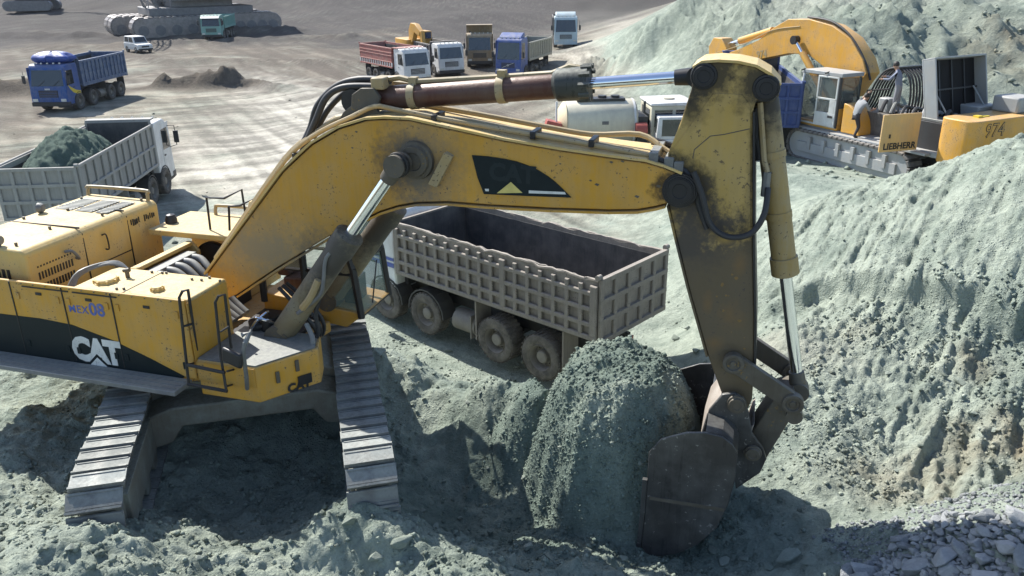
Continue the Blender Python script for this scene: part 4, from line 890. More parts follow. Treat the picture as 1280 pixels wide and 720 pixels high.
    for k in range(5 if detail else 0):
        m = MB(); m.lathe([(0, -.04), (.05, -.03), (.06, .03), (0, .035)], 10, Matrix.Translation((-.55, -.8+k*.4, H0+.05)) @ Matrix.Rotation(R(90), 4, 'Z')); m.build('roof_lamp', 'lamp_lens', cab)
    if swoosh:
        for s_ in (-1, 1):
            pts = [(-1.7, 1.02), (-1.2, 1.05), (-.8, 1.2), (-.5, 1.45), (-.3, 1.75), (-.5, 1.62), (-.85, 1.45), (-1.2, 1.3), (-1.7, 1.2)]; m = MB(); m.prism(pts, s_*1.208-.004, s_*1.208+.004); m.build('side_flash', swoosh, cab)
    if stripe:
        for s_ in (-1, 1):
            for zz in ((1.5, 1.62), (1.68, 1.76)): m = MB(); m.box(-1.8, -.1, s_*1.206-.004, s_*1.206+.004, *zz); m.build('cab_stripe', stripe, cab)
    m = MB(); m.box(-1.95, -1.84, -.9, .9, 1., 2.2); m.tube([(-1.93, -.9, .9), (-1.93, -.9, H0+.15)], .07, 10); m.build('air_stack', 'grille_black', T)
    # --- tipping body
    t_ = .07; B = MB(); B.box(bx0+.05, bx1-.0, -W+.02, W-.02, bz0, bz0+.09); body = B.build('dump_body', interior, T)
    m = MB(); m.box(bx1-t_, bx1, -W+.01, W-.01, bz0+.09, bz1+head); hb = m.build('headboard', boxm, body)
    for k in range(5): inst(bar_mesh(.1, .05, bz1+head-bz0-.12, boxm), 'rib', hb, (bx1+.025, -1.+k*.5, (bz0+bz1+head)/2))
    if canopy or head > 0:
        m = MB(); m.box(bx1-.02, bx1+(.95 if canopy else .35), -W+.01, W-.01, bz1+head, bz1+head+.06)
        for k in range(3): m.box(bx1, bx1+(.9 if canopy else .3), -.9+k*.87, -.82+k*.87, bz1+head-.06, bz1+head)
        m.build('canopy', boxm, body)
    Lx = bx1-bx0
    for s_ in (-1, 1):
        m = MB(); m.box(bx0+.06, bx1-.09, s_*(W-.085)-.008, s_*(W-.085)+.008, bz0+.095, bz1-.17); m.build('shade_lining', interior, body)  # added dark slabs: shade inside the bed put into their colour
    m = MB(); m.box(bx1-.09, bx1-.074, -W+.1, W-.1, bz0+.095, bz1+head-.04); m.build('shade_lining', interior, body)
    for s_ in (-1, 1):
        m = MB()
        if jag:
            rnd = random.Random(5+s_); k = 40; top = []
            for i in range(k+1):
                t = i/k; e = jag*(rnd.random()**2)*(1 if .2 < t < .95 else .15); top.append((bx1-t*Lx, bz1-.02-e))
            for i in range(k):
                y0, y1 = s_*(W-.05)-.02, s_*(W-.05)+.02
                m.prism([top[i], top[i+1], (top[i+1][0], bz0), (top[i][0], bz0)], y0, y1)
        else: m.box(bx0, bx1, s_*(W-.05)-.025, s_*(W-.05)+.025, bz0, bz1)
        wall = m.build('side_wall', boxm, body)
        rails = [(bz0, .11)] + [(bz0+(bz1-bz0)*(q+1)/rows-.05, .1) for q in range(rows)] if style == 'waffle' else [(bz0, .22), (bz1-.14, .14)]
        if lower: rails = [(bz0, .12), (bz0+.42, .08), (bz1-.12, .12), (bz1-.42, .05), (bz1-.66, .05)]
        dp = .075
        for q, (zz, hh) in enumerate(rails):
            if jag and q == len(rails)-1:
                mm = MB(); rnd = random.Random(11+s_); pts = [(bx1-i*Lx/36, s_*(W-.03)+rnd.uniform(-.03, .02), bz1-.05-(jag*.8*rnd.random()**2 if 7 < i < 35 else 0)) for i in range(37)]; mm.tube(pts, .034, 6); mm.build('top_rail', boxm, wall)
            else:
                mm = bar_mesh(Lx, dp, hh, boxm); inst(mm, 'side_rail', wall, ((bx0+bx1)/2, s_*(W+.012), zz+hh/2))
        rz0, rz1 = (bz0+.12, bz0+.42) if lower else (bz0+.1, bz1-(.16 if jag else .05))
        for k in range(cols+1):
            wide = .17 if k in (0, cols) or (style == 'waffle' and k == cols//2-1) else (.1 if style == 'waffle' else .12)
            hh = rz1-rz0
            inst(bar_mesh(wide, dp+.006 if wide > .15 else dp-.008, hh, lower or boxm), 'rib', wall, (bx0+wide/2+(Lx-wide)*k/cols, s_*(W+.012), (rz0+rz1)/2))
        if lower:
            mm = MB(); mm.box(bx0+.1, bx1-.1, s_*W-.02, s_*W+.0, bz0+.5, bz1-.05); mm.build('side_skin', boxm, wall)
    m = MB(); m.box(bx0-.03, bx0+.04, -W+.03, W-.03, bz0-.05, bz1-.02); tg = m.build('tailgate', boxm, body)
    for q in range(4):
        zz = bz0-.05+q*(bz1-bz0-.04)/3; inst(bar_mesh(.08, 2*W, .1, boxm), 'tailgate_rail', tg, (bx0-.065, 0, zz+.05))
    for k in range(6):
        inst(bar_mesh(.075, .11, bz1-bz0, boxm), 'rib', tg, (bx0-.06, -W+.055+k*(2*W-.11)/5, (bz0+bz1)/2-.03))
    for s_ in (-1, 1):
        m = MB(); m.cyl((bx0-.02, s_*W-.06, bz1+.04), (bx0-.02, s_*W+.06, bz1+.04), .06, seg=10); m.build('hinge', boxm, tg)
        m = MB(); m.box(bx0+.26, bx0+.3, s_*.42-.12, s_*.42+.12, r*1.3, r*1.3+.14); m.build('tail_lamp', 'red_paint', T)
    return T
BARS = {}
def bar_mesh(a, b, c, mat):
    key = (round(a, 2), round(b, 3), round(c, 2), mat)
    if key not in BARS:
        m = MB(); ch = min(a, b, c)*.22
        m.loft([(-a/2, -b/2+ch, -c/2), (a/2, -b/2+ch, -c/2), (a/2, -b/2+ch, c/2), (-a/2, -b/2+ch, c/2)], [(-a/2, b/2-ch, -c/2), (a/2, b/2-ch, -c/2), (a/2, b/2-ch, c/2), (-a/2, b/2-ch, c/2)])
        for s_ in (-1, 1):
            q = MB(); m.loft([(-a/2, s_*(b/2-ch), -c/2), (a/2, s_*(b/2-ch), -c/2), (a/2, s_*(b/2-ch), c/2), (-a/2, s_*(b/2-ch), c/2)], [(-a/2+ch, s_*b/2, -c/2+ch), (a/2-ch, s_*b/2, -c/2+ch), (a/2-ch, s_*b/2, c/2-ch), (-a/2+ch, s_*b/2, c/2-ch)])
        BARS[key] = m.mesh('rib', mat, 0)
    return BARS[key]

paint('inside_steel_shade', (.056, .057, .062), .55, (.2, .19, .175), .5, .3)  # dark bed steel, with the bluish shade inside put into its colour
paint('box_brown', (.19, .168, .142), .7, (.32, .29, .25), .6, scale=3, chips=(.10, .085, .07), bump=.03, top_dust=.7, streak=.35)
paint('box_grey', (.27, .265, .25), .65, (.36, .35, .32), .6, scale=2, streak=.4)
paint('truck_white', (.68, .69, .68), .4, FDUST, .35)
paint('man_blue', (.012, .07, .26), .35, FDUST, .22, top_dust=.3)
paint('box_blue', (.045, .085, .18), .5, (.33, .34, .33), .55, top_dust=.4)
paint('volvo_blue', (.035, .085, .29), .35, FDUST, .3, top_dust=.35)
paint('box_beige', (.34, .325, .265), .6, (.42, .4, .34), .5)
paint('box_tan', (.25, .18, .095), .6, FDUST, .5)
paint('box_red', (.33, .10, .085), .6, FDUST, .55)
paint('box_dark', (.10, .095, .095), .6, FDUST, .45)
paint('pale_blue', (.43, .55, .60), .4, FDUST, .3)
paint('mint_green', (.18, .38, .33), .5, FDUST, .35)
paint('deep_blue', (.018, .045, .17), .5, (.2, .22, .26), .25)
paint('tarp_blue', (.006, .05, .28), .42, FDUST, .12, top_dust=.12, bump=.05)
plain('flash_yellow', (.6, .46, .04), .5)

def fwd_place(rear, hd, L): return rear[0]+math.cos(hd)*L, rear[1]+math.sin(hd)*L
# the empty truck being loaded
hd = 2.407; tx, ty = fwd_place((2.56, 16.185), hd, 8.2)
dump_truck('empty muddy brown tipper truck with ragged side walls waiting beside the big excavator', tx, ty, .0, hd, 'truck_white', 'box_brown', r=.56, mud=True, jag=.075, cols=17, rows=4, axles=(-1.41, -2.93, -5.31, -6.68), box=(-1.95, 1.42, 2.8), stripe='blue_letter')
# loaded truck on the left
hd = math.atan2(.996, -.075); tx, ty = fwd_place((-14.75, 25.05), hd, 9.2)
lt = dump_truck('grey tipper truck heaped with green ore, behind the yellow engine hood', tx, ty, 0, hd, 'truck_white', 'box_grey', L=9.2, box=(-2.1, 1.35, 2.95), axles=(-1.35, -3.0, -6.1, -7.5), cols=11, rows=2, head=.18, mud=True)
ly, lx = np.meshgrid(np.linspace(-1.1, 1.1, 46), np.linspace(-9.05, -3.6, 90))
q = np.sqrt(((lx+6.6)/3.1)**2+(ly/1.9)**2)
lz = 1.7 + 1.95*np.clip(1-q**1.8, -.2, 1) + .22*fbm(lx*2.5, ly*2.5, 5, .65, seed=201)
lz = np.clip(lz, 1.46, 9)
hm = grid_mesh('ore_heap', lx, ly, lz); ground_mat('ore_green', False, (.10, .14, .118)); hm.materials.append(MATS['ore_green'])
ho = bpy.data.objects.new('ore_heap', hm); COL.objects.link(ho); ho.matrix_world = Matrix.Translation((tx, ty, 0)) @ Matrix.Rotation(hd, 4, 'Z')
tag(ho, 'cone of dark green ore lying in the bed of the loaded grey truck', 'ore heap')
# blue truck with tarpaulin
hd = math.atan2(-1, -.04); bx_, by_ = -29.6, 53.6
bt = dump_truck('dark blue tipper truck carrying a bunched blue tarpaulin above its cab', bx_, by_, ground_z(bx_, by_), hd, 'man_blue', 'box_blue', cols=12, style='ribs', head=.15, swoosh='flash_yellow', letters='MAN', cabh=3.0, box=(-2.0, 1.4, 3.05), axles=(-1.4, -3.15, -5.6, -7.0), deflector=False)
rn = np.random.RandomState(4); u = np.linspace(0, 2*np.pi, 40); v = np.linspace(0, np.pi, 18); U, V = np.meshgrid(u, v)
rad = 1 + .16*fbm(U*1.4, V*2, 3, seed=7)+.10*np.cos(U*7)*np.sin(V)
X = .85*np.sin(V)*np.cos(U)*rad; Y = 1.3*np.sin(V)*np.sin(U)*rad; Z = .4*np.cos(V)*rad
tm = grid_mesh('tarpaulin', X-1.35, Y, Z+3.32); tm.materials.append(MATS['tarp_blue'])
to = bpy.data.objects.new('tarpaulin', tm); COL.objects.link(to); to.matrix_world = Matrix.Translation((bx_, by_, ground_z(bx_, by_))) @ Matrix.Rotation(hd, 4, 'Z')
tag(to, 'bunched blue tarpaulin rolled up on top of the dark blue truck cab', 'tarpaulin')
# the row at the back
def T(label, px, py, dirx, diry, **k):
    p = onz(px, py, .0); return dump_truck(label, p.x, p.y, ground_z(p.x, p.y)+.0, math.atan2(diry, dirx), **k)
T('white cabbed tipper truck with a red plank body, leftmost of the parked row', 523, 99, .56, -.83, cabm='truck_white', boxm='box_red', lower='truck_white', cols=14, style='ribs', canopy=True, letters='MAN', box=(-2.0, 1.35, 2.95), head=.0)
T('white cabbed tipper truck with dark body between the red bodied and tan trucks', 565, 86, .42, -.9, cabm='truck_white', boxm='box_dark', cols=9, style='ribs', letters='MAN', head=.2, box=(-2.0, 1.4, 2.8))
T('tan brown tipper truck seen head on with a shield over its cab', 600, 77, .03, -1., cabm='box_tan', boxm='box_tan', cols=9, style='ribs', canopy=True, head=.85, box=(-2.0, 1.4, 3.0), cabh=3.15)
T('purple blue tipper truck with beige ribbed body in the parked row', 635, 86, -.36, -.9, cabm='volvo_blue', boxm='box_beige', cols=12, style='ribs', bar=True, cabh=3.45, box=(-2.0, 1.4, 3.0), deflector=True)
T('pale blue tipper truck standing alone at the right end of the row', 707, 64, -.03, -1., cabm='pale_blue', boxm='box_dark', cols=9, style='ribs', cabh=3.2, head=.1, box=(-2.0, 1.4, 3.0), deflector=True)
T('mint green tipper truck parked in the shade of the giant crawler machine', 266, 53, .1, -1., cabm='mint_green', boxm='mint_green', cols=9, style='ribs', visor='truck_white', box=(-2.0, 1.3, 2.7))
p = ony(956, 157, 31.5)
hd = math.atan2(1, .16); tx, ty = fwd_place((p.x, 31.5), hd, 8.2)
dump_truck('deep blue tipper truck half hidden behind the stick beside the second excavator', tx, ty, p.z-1.4, hd, 'deep_blue', 'deep_blue', cols=11, style='ribs', box=(-2.0, 1.4, 3.0), head=.5)

# ------------------------------------------------------------------ second excavator, hood open for repair
EX, EY, EZ, EYAW = 13.75, 30.1, 1.5, R(115)
paint('lieb_yellow', (.60, .31, .04), .45, FDUST, .3, top_dust=.5, chips=(.12, .08, .05))
paint('lieb_panel', (.66, .42, .16), .5, FDUST, .3, top_dust=.3)
paint('lieb_grey', (.30, .32, .33), .5, FDUST, .45, top_dust=.6)
paint('lieb_white', (.62, .64, .62), .45, FDUST, .35)
plain('hood_shade_black', (.008, .008, .009), .7, 0, .2)  # shade under the raised hood put into the colour, near black
lb = thing('excavator', 'yellow excavator with raised engine hood and open side door, parked on the right bench', 'excavator', (EX, EY, EZ), EYAW)
EH = Vector((math.cos(EYAW), math.sin(EYAW), 0)); EN = Vector((EH.y, -EH.x, 0))     # EN points to the machine's right
def Ep(px, py, l):                                 # l metres to the machine's left
    r = ray(px, py); o = Vector((0, 0, HC)); c = Vector((EX, EY, 0)) - EN*l
    p = o + r*((c-o).dot(EN)/r.dot(EN)); d = p - Vector((EX, EY, EZ)); return Vector((d.dot(EH), l, d.z))
def E2(px, py, l): v = Ep(px, py, l); return (v.x, v.z)
def eb(name, mat, x0, x1, y0, y1, z0, z1, bev=.02, par=lb): m = MB(); m.box(x0, x1, y0, y1, z0, z1); return m.build(name, mat, par, bev)
for s_ in (-1, 1):
    yc = s_*1.6; arc = [(2.3*q + .5*math.cos(a), .6+.5*math.sin(a)) for q, a0 in ((1, -90), (-1, 90)) for a in [R(a0+18*i) for i in range(11)]]
    m = MB(); m.prism(arc, yc-.22, yc+.22); m.box(-2.3, 2.3, yc-.3, yc+.3, .35, .72); tr = m.build('track', 'lieb_grey', lb, .01)
    for k in range(6):
        mm = MB(); mm.box(-1.9+k*.7, -1.75+k*.7, yc+s_*.3-.05, yc+s_*.3+.05, .5, .95); mm.build('track_guide', 'lieb_grey', tr)
    per = 9.2+2*math.pi*.53
    for i in range(52):
        s = (i+.5)*per/52; r = .53
        if s < 4.6: x, z, a = -2.3+s, .6+r, 0
        elif s < 4.6+math.pi*r: a = (s-4.6)/r; x, z = 2.3+r*math.sin(a), .6+r*math.cos(a)
        elif s < 9.2+math.pi*r: x, z, a = 2.3-(s-4.6-math.pi*r), .6-r, math.pi
        else: a = math.pi+(s-9.2-math.pi*r)/r; x, z = -2.3+r*math.sin(a), .6+r*math.cos(a)
        o = inst(bar_mesh(.22, .64, .11, 'box_dark'), 'shoe', tr, (x, yc, z), (0, a, 0))
        o = inst(bar_mesh(.05, .62, .05, 'grille_black'), 'grouser', tr, (x+.05*math.sin(a)+.08*math.cos(a), yc, z+.05*math.cos(a)-.08*math.sin(a)), (0, a, 0))
eb('car_body', 'lieb_grey', -1.4, 1.4, -1.4, 1.4, .45, 1.05, .05)
m = MB(); m.slab([(-4.0, -1.6), (-4.0, 1.55), (2.7, 1.55), (2.7, .55), (1.2, .5), (1.2, -.5), (2.4, -.6), (2.4, -1.6)], 1.12, 1.3); uf = m.build('upper_frame', 'lieb_grey', lb, .02)
eb('catwalk', 'lieb_grey', -3.3, 2.75, 1.57, 1.82, 1.18, 1.26, .01)
# counterweight with rounded corners
def rrect(x0, x1, y0, y1, r): 
    o = []
    for cx, cy, a0 in ((x1-r, y1-r, 0), (x0+r, y1-r, 90), (x0+r, y0+r, 180), (x1-r, y0+r, 270)):
        o += [(cx+r*math.cos(R(a0+t)), cy+r*math.sin(R(a0+t))) for t in (0, 30, 60, 90)]
    return o
m = MB(); m.slab(rrect(-4.75, -3.5, -1.68, 1.72, .3), 1.05, 2.5); cwt = m.build('counterweight', 'lieb_yellow', lb, .04)
text_mesh('lettering', '974', .6, 'dark_letter', cwt, frame_M((-4.757, .7, 2.16), (0, -1, 0), (0, 0, 1)), .004, .012)
text_mesh('lettering_face', '974', .6, 'lieb_yellow', cwt, frame_M((-4.763, .7, 2.16), (0, -1, 0), (0, 0, 1)), .003, -.012)
for k in range(9):
    m = MB(); y0 = 1.35-k*.13; m.prism([(y0, 1.18), (y0-.07, 1.18), (y0-.12, 1.36), (y0-.05, 1.36)], -4.755, -4.752, Matrix(((0, 1, 0, 0), (1, 0, 0, 0), (0, 0, 1, 0), (0, 0, 0, 1)))); m.build('warning_stripe', 'red_paint' if k % 2 else 'truck_white', cwt)
m = MB(); m.box(-4.3, -4.1, .75, .95, 2.5, 2.56); m.box(-4.28, -4.12, .4, .9, 2.5, 2.53); m.build('lifting_eye', 'flash_yellow', cwt)
# decks and bays
eb('engine_bay', 'grille_black', -3.5, -1.4, -1.5, 1.35, 1.3, 2.2, .01); eb('pump_deck', 'box_dark', -1.4, .3, -1.5, 1.0, 1.3, 2.1, .01)
for k in range(7):
    m = MB(); rn_ = random.Random(k); x_ = -3.3+k*.42; m.tube(bez([(x_, 1.2, 2.2), (x_+.1, .9, 2.42+rn_.random()*.15), (x_+.3, .4, 2.35), (x_+.2, -.2, 2.25)], 5), .05+.02*rn_.random(), 8); m.build('engine_pipe', rn_.choice(('lieb_grey', 'grille_black', 'grey_steel')), lb)
eb('exhaust_box', 'lieb_grey', -3.3, -2.2, -1.45, -.4, 2.2, 2.6, .05); eb('filter_box', 'lieb_grey', -.75, -.3, .45, .85, 2.1, 2.62, .05)
eb('rear_cover', 'lieb_grey', -4.4, -3.5, -1.65, -.7, 2.5, 3.0, .06); eb('oil_cooler', 'grey_steel', -3.4, -2.5, .7, 1.3, 2.2, 2.3, .02)
# quarter-round tank cover behind the cab
m = MB(); m.prism([(.55, 1.3)]+[(.55-.85*math.sin(R(t)), 1.3+1.05*math.cos(R(t))) for t in range(0, 91, 15)], .75, 1.58); m.build('tank_cover', 'lieb_yellow', lb, .03)
# open side door with the maker's name, swung straight out
dr = MB(); dM = Matrix.Translation((-2.75, 1.6, 1.28)) @ Matrix.Rotation(R(80), 4, 'Z'); dr.box(0, 1.45, -.03, .03, 0, 1.22, dM); od = dr.build('side_door', 'lieb_panel', lb, .012)
text_mesh('lettering', 'LIEBHERR', .29, 'dark_letter', od, dM @ frame_M((.62, -.036, .15), (-1, 0, 0), (0, 0, 1)) if False else dM @ frame_M((.7, .034, .17), (-1, 0, 0), (0, 0, 1)), .003, .01, 1.02)
m = MB(); m.box(1.1, 1.16, .03, .05, .45, .58, dM); m.build('door_latch', 'dark_letter', od)
# raised hood
hM = Matrix(((.24, 0, -.97, -3.0), (0, 1, 0, 0), (.97, 0, .24, 2.25), (0, 0, 0, 1)))
m = MB(); m.box(0, 2.0, -1.2, 1.25, -.4, -.34, hM); m.box(0, .06, -1.2, 1.25, -.34, .1, hM); m.box(1.94, 2.0, -1.2, 1.25, -.34, .1, hM); m.box(.06, 1.94, -1.2, -1.14, -.34, .1, hM); m.box(.06, 1.94, 1.19, 1.25, -.34, .1, hM)
hood2 = m.build('raised_hood', 'lieb_grey', lb, .012)
m = MB(); m.box(.07, 1.93, -1.13, 1.18, -.337, -.32, hM); m.build('hood_lining', 'hood_shade_black', hood2)
for k in range(3): m = MB(); m.box(.08, 1.92, -.6+k*.6, -.55+k*.6, -.318, -.27, hM); m.build('hood_stiffener', 'black_steel', hood2)
m = MB(); m.box(.95, 1.0, -1.13, 1.18, -.268, -.23, hM); m.build('hood_stiffener', 'black_steel', hood2)
for k in range(3): m = MB(); m.box(2.002, 2.012, -.95+k*.7, -.45+k*.7, -.25, .02, hM); m.build('hood_louvre', 'grille_black', hood2)
for y_ in (-.9, 1.0): m = MB(); m.tube([(-3.45, y_, 2.2), hM @ Vector((1.0, y_, -.2))], .025, 6); m.build('hood_strut', 'lieb_grey', hood2)
# hose arch
for k in range(8):
    y_ = -.6+k*.15; m = MB(); m.tube(bez([(-1.25, y_, 2.1), (-1.27, y_, 2.75), (-1.1, y_, 3.35), (-.65, y_, 3.62), (-.1, y_, 3.5), (.3, y_, 3.0), (.5, y_, 2.4), (.7, y_, 2.0)], 5), .036, 8); m.build('arch_hose', 'rubber_hose', lb)
m = MB(); m.box(-.75, -.6, -.85, .6, 3.62, 3.68); m.build('hose_clamp_bar', 'black_steel', lb)
m = MB(); m.tube([(.45, .62, 2.1), (.45, .62, 2.75), (-.5, .62, 2.9)], .03, 6); m.build('deck_rail', 'black_steel', lb)
# cab
cM = eb('cab', 'lieb_yellow', .75, 2.75, .62, 1.6, 1.3, 1.5, .03)
m = MB(); m.prism([(.72, 3.22), (2.55, 3.22), (2.7, 3.18), (2.75, 3.24), (2.55, 3.36), (.72, 3.36)], .58, 1.64); m.build('cab_roof', 'lieb_grey', cM, .02)
def ep(a, b, r=.05, mat='lieb_white', nm='cab_post'): m = MB(); m.tube([a, b], r, 7); m.build(nm, mat, cM)
for y_ in (.64, 1.6):
    ep((2.78, y_, 1.4), (2.62, y_, 3.2)); ep((1.75, y_, 1.4), (1.7, y_, 3.2), .04); ep((.8, y_, 1.4), (.8, y_, 3.2), .05, 'grille_black'); ep((2.78, y_, 1.42), (.8, y_, 1.42), .04)
m = MB(); m.box(.74, .8, .66, 1.58, 1.5, 2.1); m.build('cab_back', 'lieb_yellow', cM); m = MB(); m.box(.75, .77, .66, 1.58, 2.1, 3.2); m.build('rear_window', 'clear_glass', cM)
def egl(nm, pts, par=None, mat='clear_glass'): m = MB(); m.add(pts, [tuple(range(len(pts)))]); return m.build(nm, mat, par or cM, 0, 0)
egl('windscreen', [(2.78, .66, 1.5), (2.78, 1.58, 1.5), (2.64, 1.58, 3.18), (2.64, .66, 3.18)])
egl('side_window', [(2.72, 1.605, 1.55), (1.82, 1.605, 1.55), (1.78, 1.605, 3.15), (2.6, 1.605, 3.15)]); egl('side_window', [(2.72, .635, 1.55), (.85, .635, 1.55), (.85, .635, 3.15), (2.6, .635, 3.15)])
# half open white door with two panes
dM2 = Matrix.Translation((.86, 1.62, 1.42)) @ Matrix.Rotation(R(6), 4, 'Z')
for nm, x0, x1, z0, z1 in (('door_panel', 0, .92, 0, .5), ('door_bar', 0, .92, .95, 1.02), ('door_bar', 0, .92, 1.74, 1.8), ('door_bar', 0, .07, .5, 1.76), ('door_bar', .85, .92, .5, 1.76), ('door_bar', .07, .3, .5, .95)):
    m = MB(); m.box(x0, x1, -.025, .025, z0, z1, dM2); m.build(nm, 'lieb_white', cM, .012)
m = MB(); m.box(.07, .85, -.005, .005, 1.02, 1.74, dM2); m.build('door_window', 'clear_glass', cM); m = MB(); m.box(.3, .85, -.005, .005, .5, .95, dM2); m.build('door_window', 'clear_glass', cM)
m = MB(); m.box(.1, .3, .026, .05, .32, .4, dM2); m.build('door_handle', 'grille_black', cM)
m = MB(); m.box(1.0, 1.5, .8, 1.35, 1.5, 1.9); m.prism([(.9, 1.9), (1.08, 1.9), (.98, 2.7), (.84, 2.7)], .82, 1.33); m.build('seat', 'grey_steel', cM, .04)
m = MB(); m.tube([(1.9, 1.1, 1.5), (1.8, 1.1, 2.1)], .05, 6); m.box(1.8, 2.1, .7, .85, 1.5, 2.1); m.build('console', 'grille_black', cM)
for k in range(2): m = MB(); m.tube([(2.7-k*1.2, 1.72, 3.3), (2.6-k*1.2, 1.6, 3.36)], .03, 6); m.build('cab_lamp', 'black_steel', cM)
# boom, cylinders and stick
bpx = [(1083, 92), (1078, 74), (1062, 48), (1040, 32), (1012, 24), (985, 24), (968, 34), (948, 50), (922, 62), (903, 68), (895, 73), (900, 80), (925, 78), (950, 74), (985, 67), (1010, 68), (1030, 84), (1045, 110), (1062, 122)]
lb2 = [E2(x, y, .35) for x, y in bpx]
m = MB(); m.prism(lb2, -.35, .35); bo = m.build('boom', 'lieb_yellow', lb, .02)
for k in range(6):
    m = MB(); m.tube(bez([Ep(1088, 100, .25-.1*k), Ep(1082, 78, .25-.1*k), Ep(1064, 48, .25-.1*k)+Vector((0, 0, .05)), Ep(1040, 29, .25-.1*k)+Vector((0, 0, .06)), Ep(1010, 21, .25-.1*k)], 4), .04, 7); m.build('boom_hose', 'rubber_hose', bo)
text_mesh('lettering', '974', .42, 'tan_pipe', bo, frame_M(Ep(952, 68, .357), -(Ep(900, 66, .357)-Ep(990, 52, .357)), (0, 0, 1)), .003, .006)
m = MB(); m.tube(bez([Ep(895, 66, .36), Ep(930, 55, .36), Ep(965, 38, .36), Ep(1000, 33, .36)], 5), .02, 6); m.build('boom_line', 'tan_pipe', bo)
for l_ in (.55, -.55):
    a, b_, c = Ep(1034, 124, l_), Ep(1003, 66, l_), Ep(994, 50, l_)
    m = MB(); m.tube([a, b_], .13, 16); bc_ = m.build('boom_cylinder', 'lieb_yellow', lb); m = MB(); m.cyl(b_, c, .07); m.build('rod', 'chrome', bc_); m = MB(); m.cyl(c-Vector((0, .12, 0)), c+Vector((0, .12, 0)), .17); m.build('rod_eye', 'black_steel', bc_)
a, b_, c = Ep(966, 38, 0), Ep(925, 51, 0), Ep(903, 58, 0)
m = MB(); m.tube([a, b_], .15, 16); sc_ = m.build('stick_cylinder', 'lieb_yellow', lb); m = MB(); m.cyl(b_, c, .08); m.build('rod', 'chrome', sc_)
m = MB(); m.prism([E2(x, y, .3) for x, y in ((892, 47), (902, 48), (908, 60), (906, 78), (900, 110), (892, 112), (886, 80), (886, 58))], -.3, .3); m.build('stick', 'lieb_yellow', lb, .02)

# ------------------------------------------------------------------ people at work on it
def person(label, loc, rz, J, R_, mats, parent_hair=True, scale=1.):
    """J: joints {name: (x, y, z)}; one skinned body, materials by nearest bone"""
    bones = [('pelvis', 'waist', 0), ('waist', 'chest', 0), ('chest', 'neck', 0), ('neck', 'head', 2), ('head', 'crown', 2)]
    for s in 'lr': bones += [('chest', 'sh'+s, 0), ('sh'+s, 'el'+s, 0), ('el'+s, 'wr'+s, 3 if mats[3] else 0), ('wr'+s, 'ha'+s, 2), ('pelvis', 'hi'+s, 1), ('hi'+s, 'kn'+s, 1), ('kn'+s, 'an'+s, 1), ('an'+s, 'to'+s, 4)]
    names = list(J); me = bpy.data.meshes.new('body'); me.from_pydata([J[n] for n in names], [(names.index(a), names.index(b)) for a, b, _ in bones], [])
    o = bpy.data.objects.new('body', me); COL.objects.link(o)
    sk = o.modifiers.new('skin', 'SKIN'); sk.use_smooth_shade = True; su = o.modifiers.new('sub', 'SUBSURF'); su.levels = 2; su.render_levels = 2
    for n, v in zip(names, me.skin_vertices[0].data): rr = R_.get(n, R_.get(n[:2], .06)); v.radius = rr if isinstance(rr, tuple) else (rr, rr); v.use_root = n == 'pelvis'
    dg = bpy.context.evaluated_depsgraph_get(); m2 = bpy.data.meshes.new_from_object(o.evaluated_get(dg)); bpy.data.objects.remove(o)
    cols = [mats[0], mats[1], 'skin', mats[3] or mats[0], mats[4]]
    m2.materials.clear()
    for c in cols: m2.materials.append(MATS[c])
    for p in m2.polygons:
        c = p.center; best = (9, 0)
        for a, b, k in bones:
            A, B = Vector(J[a]), Vector(J[b]); t = max(0, min(1, (c-A).dot(B-A)/max(1e-6, (B-A).length_squared))); d = (c-A.lerp(B, t)).length
            if d < best[0]: best = (d, k)
        p.material_index = best[1]; p.use_smooth = True
    T_ = thing('person', label, 'person', loc, rz); T_.scale = (scale,)*3
    m2.name = 'body'; b = bpy.data.objects.new('body', m2); COL.objects.link(b); b.parent = T_
    h = Vector(J['head']); cr = Vector(J['crown']); m = MB(); U = 14
    vs = []; fs = []
    for i in range(8):
        for j in range(U):
            th = math.pi*.62*i/7; ph = 2*math.pi*j/U; vs.append(((h+cr)/2 + Vector((-.012, 0, .03)) + Vector((.105*math.sin(th)*math.cos(ph), .088*math.sin(th)*math.sin(ph), .115*math.cos(th)))))
    for i in range(7):
        for j in range(U): fs.append((i*U+j, i*U+(j+1) % U, (i+1)*U+(j+1) % U, (i+1)*U+j))
    m.add(vs, fs); m.build('hair', mats[2], T_)
    f = MB(); f.cyl(h+Vector((.085, 0, .03)), h+Vector((.115, 0, .015)), .018, .012, 6); f.build('nose', 'skin', T_)
    for s in (-1, 1):
        f = MB(); f.cyl(h+Vector((0, s*.08, .03)), h+Vector((0, s*.095, .03)), .028, seg=8); f.build('ear', 'skin', T_)
    for w_ in ('l', 'r'):
        wv, hv = Vector(J['wr'+w_]), Vector(J['ha'+w_]); d = (hv-wv).normalized(); q = d.orthogonal().normalized()
        for k in range(5):
            f = MB(); b0 = hv + q*(-.03+.015*k) if k < 4 else wv.lerp(hv, .5)+q*.035; dd = d if k < 4 else (d+q*.9).normalized(); ln = (.055, .07, .075, .065, .05)[k]; f.tube([b0-d*.02, b0+dd*ln*.5, b0+dd*ln*.9+d.cross(q)*.015], [.011, .01, .008], 6); f.build('finger', 'skin', T_)
    return T_
plain('overall_blue', (.16, .18, .24), .8); plain('trouser_grey', (.22, .22, .24), .8); plain('shirt_grey', (.24, .25, .26), .8); plain('trouser_dark', (.03, .028, .035), .8); plain('boots', (.05, .04, .03), .7)
RAD = dict(pelvis=(.15, .12), waist=(.145, .11), chest=(.17, .12), neck=.055, head=(.085, .09), crown=(.07, .075), sh=.07, el=.05, wr=.035, ha=(.03, .02), hi=.095, kn=.065, an=.045, to=(.045, .03))
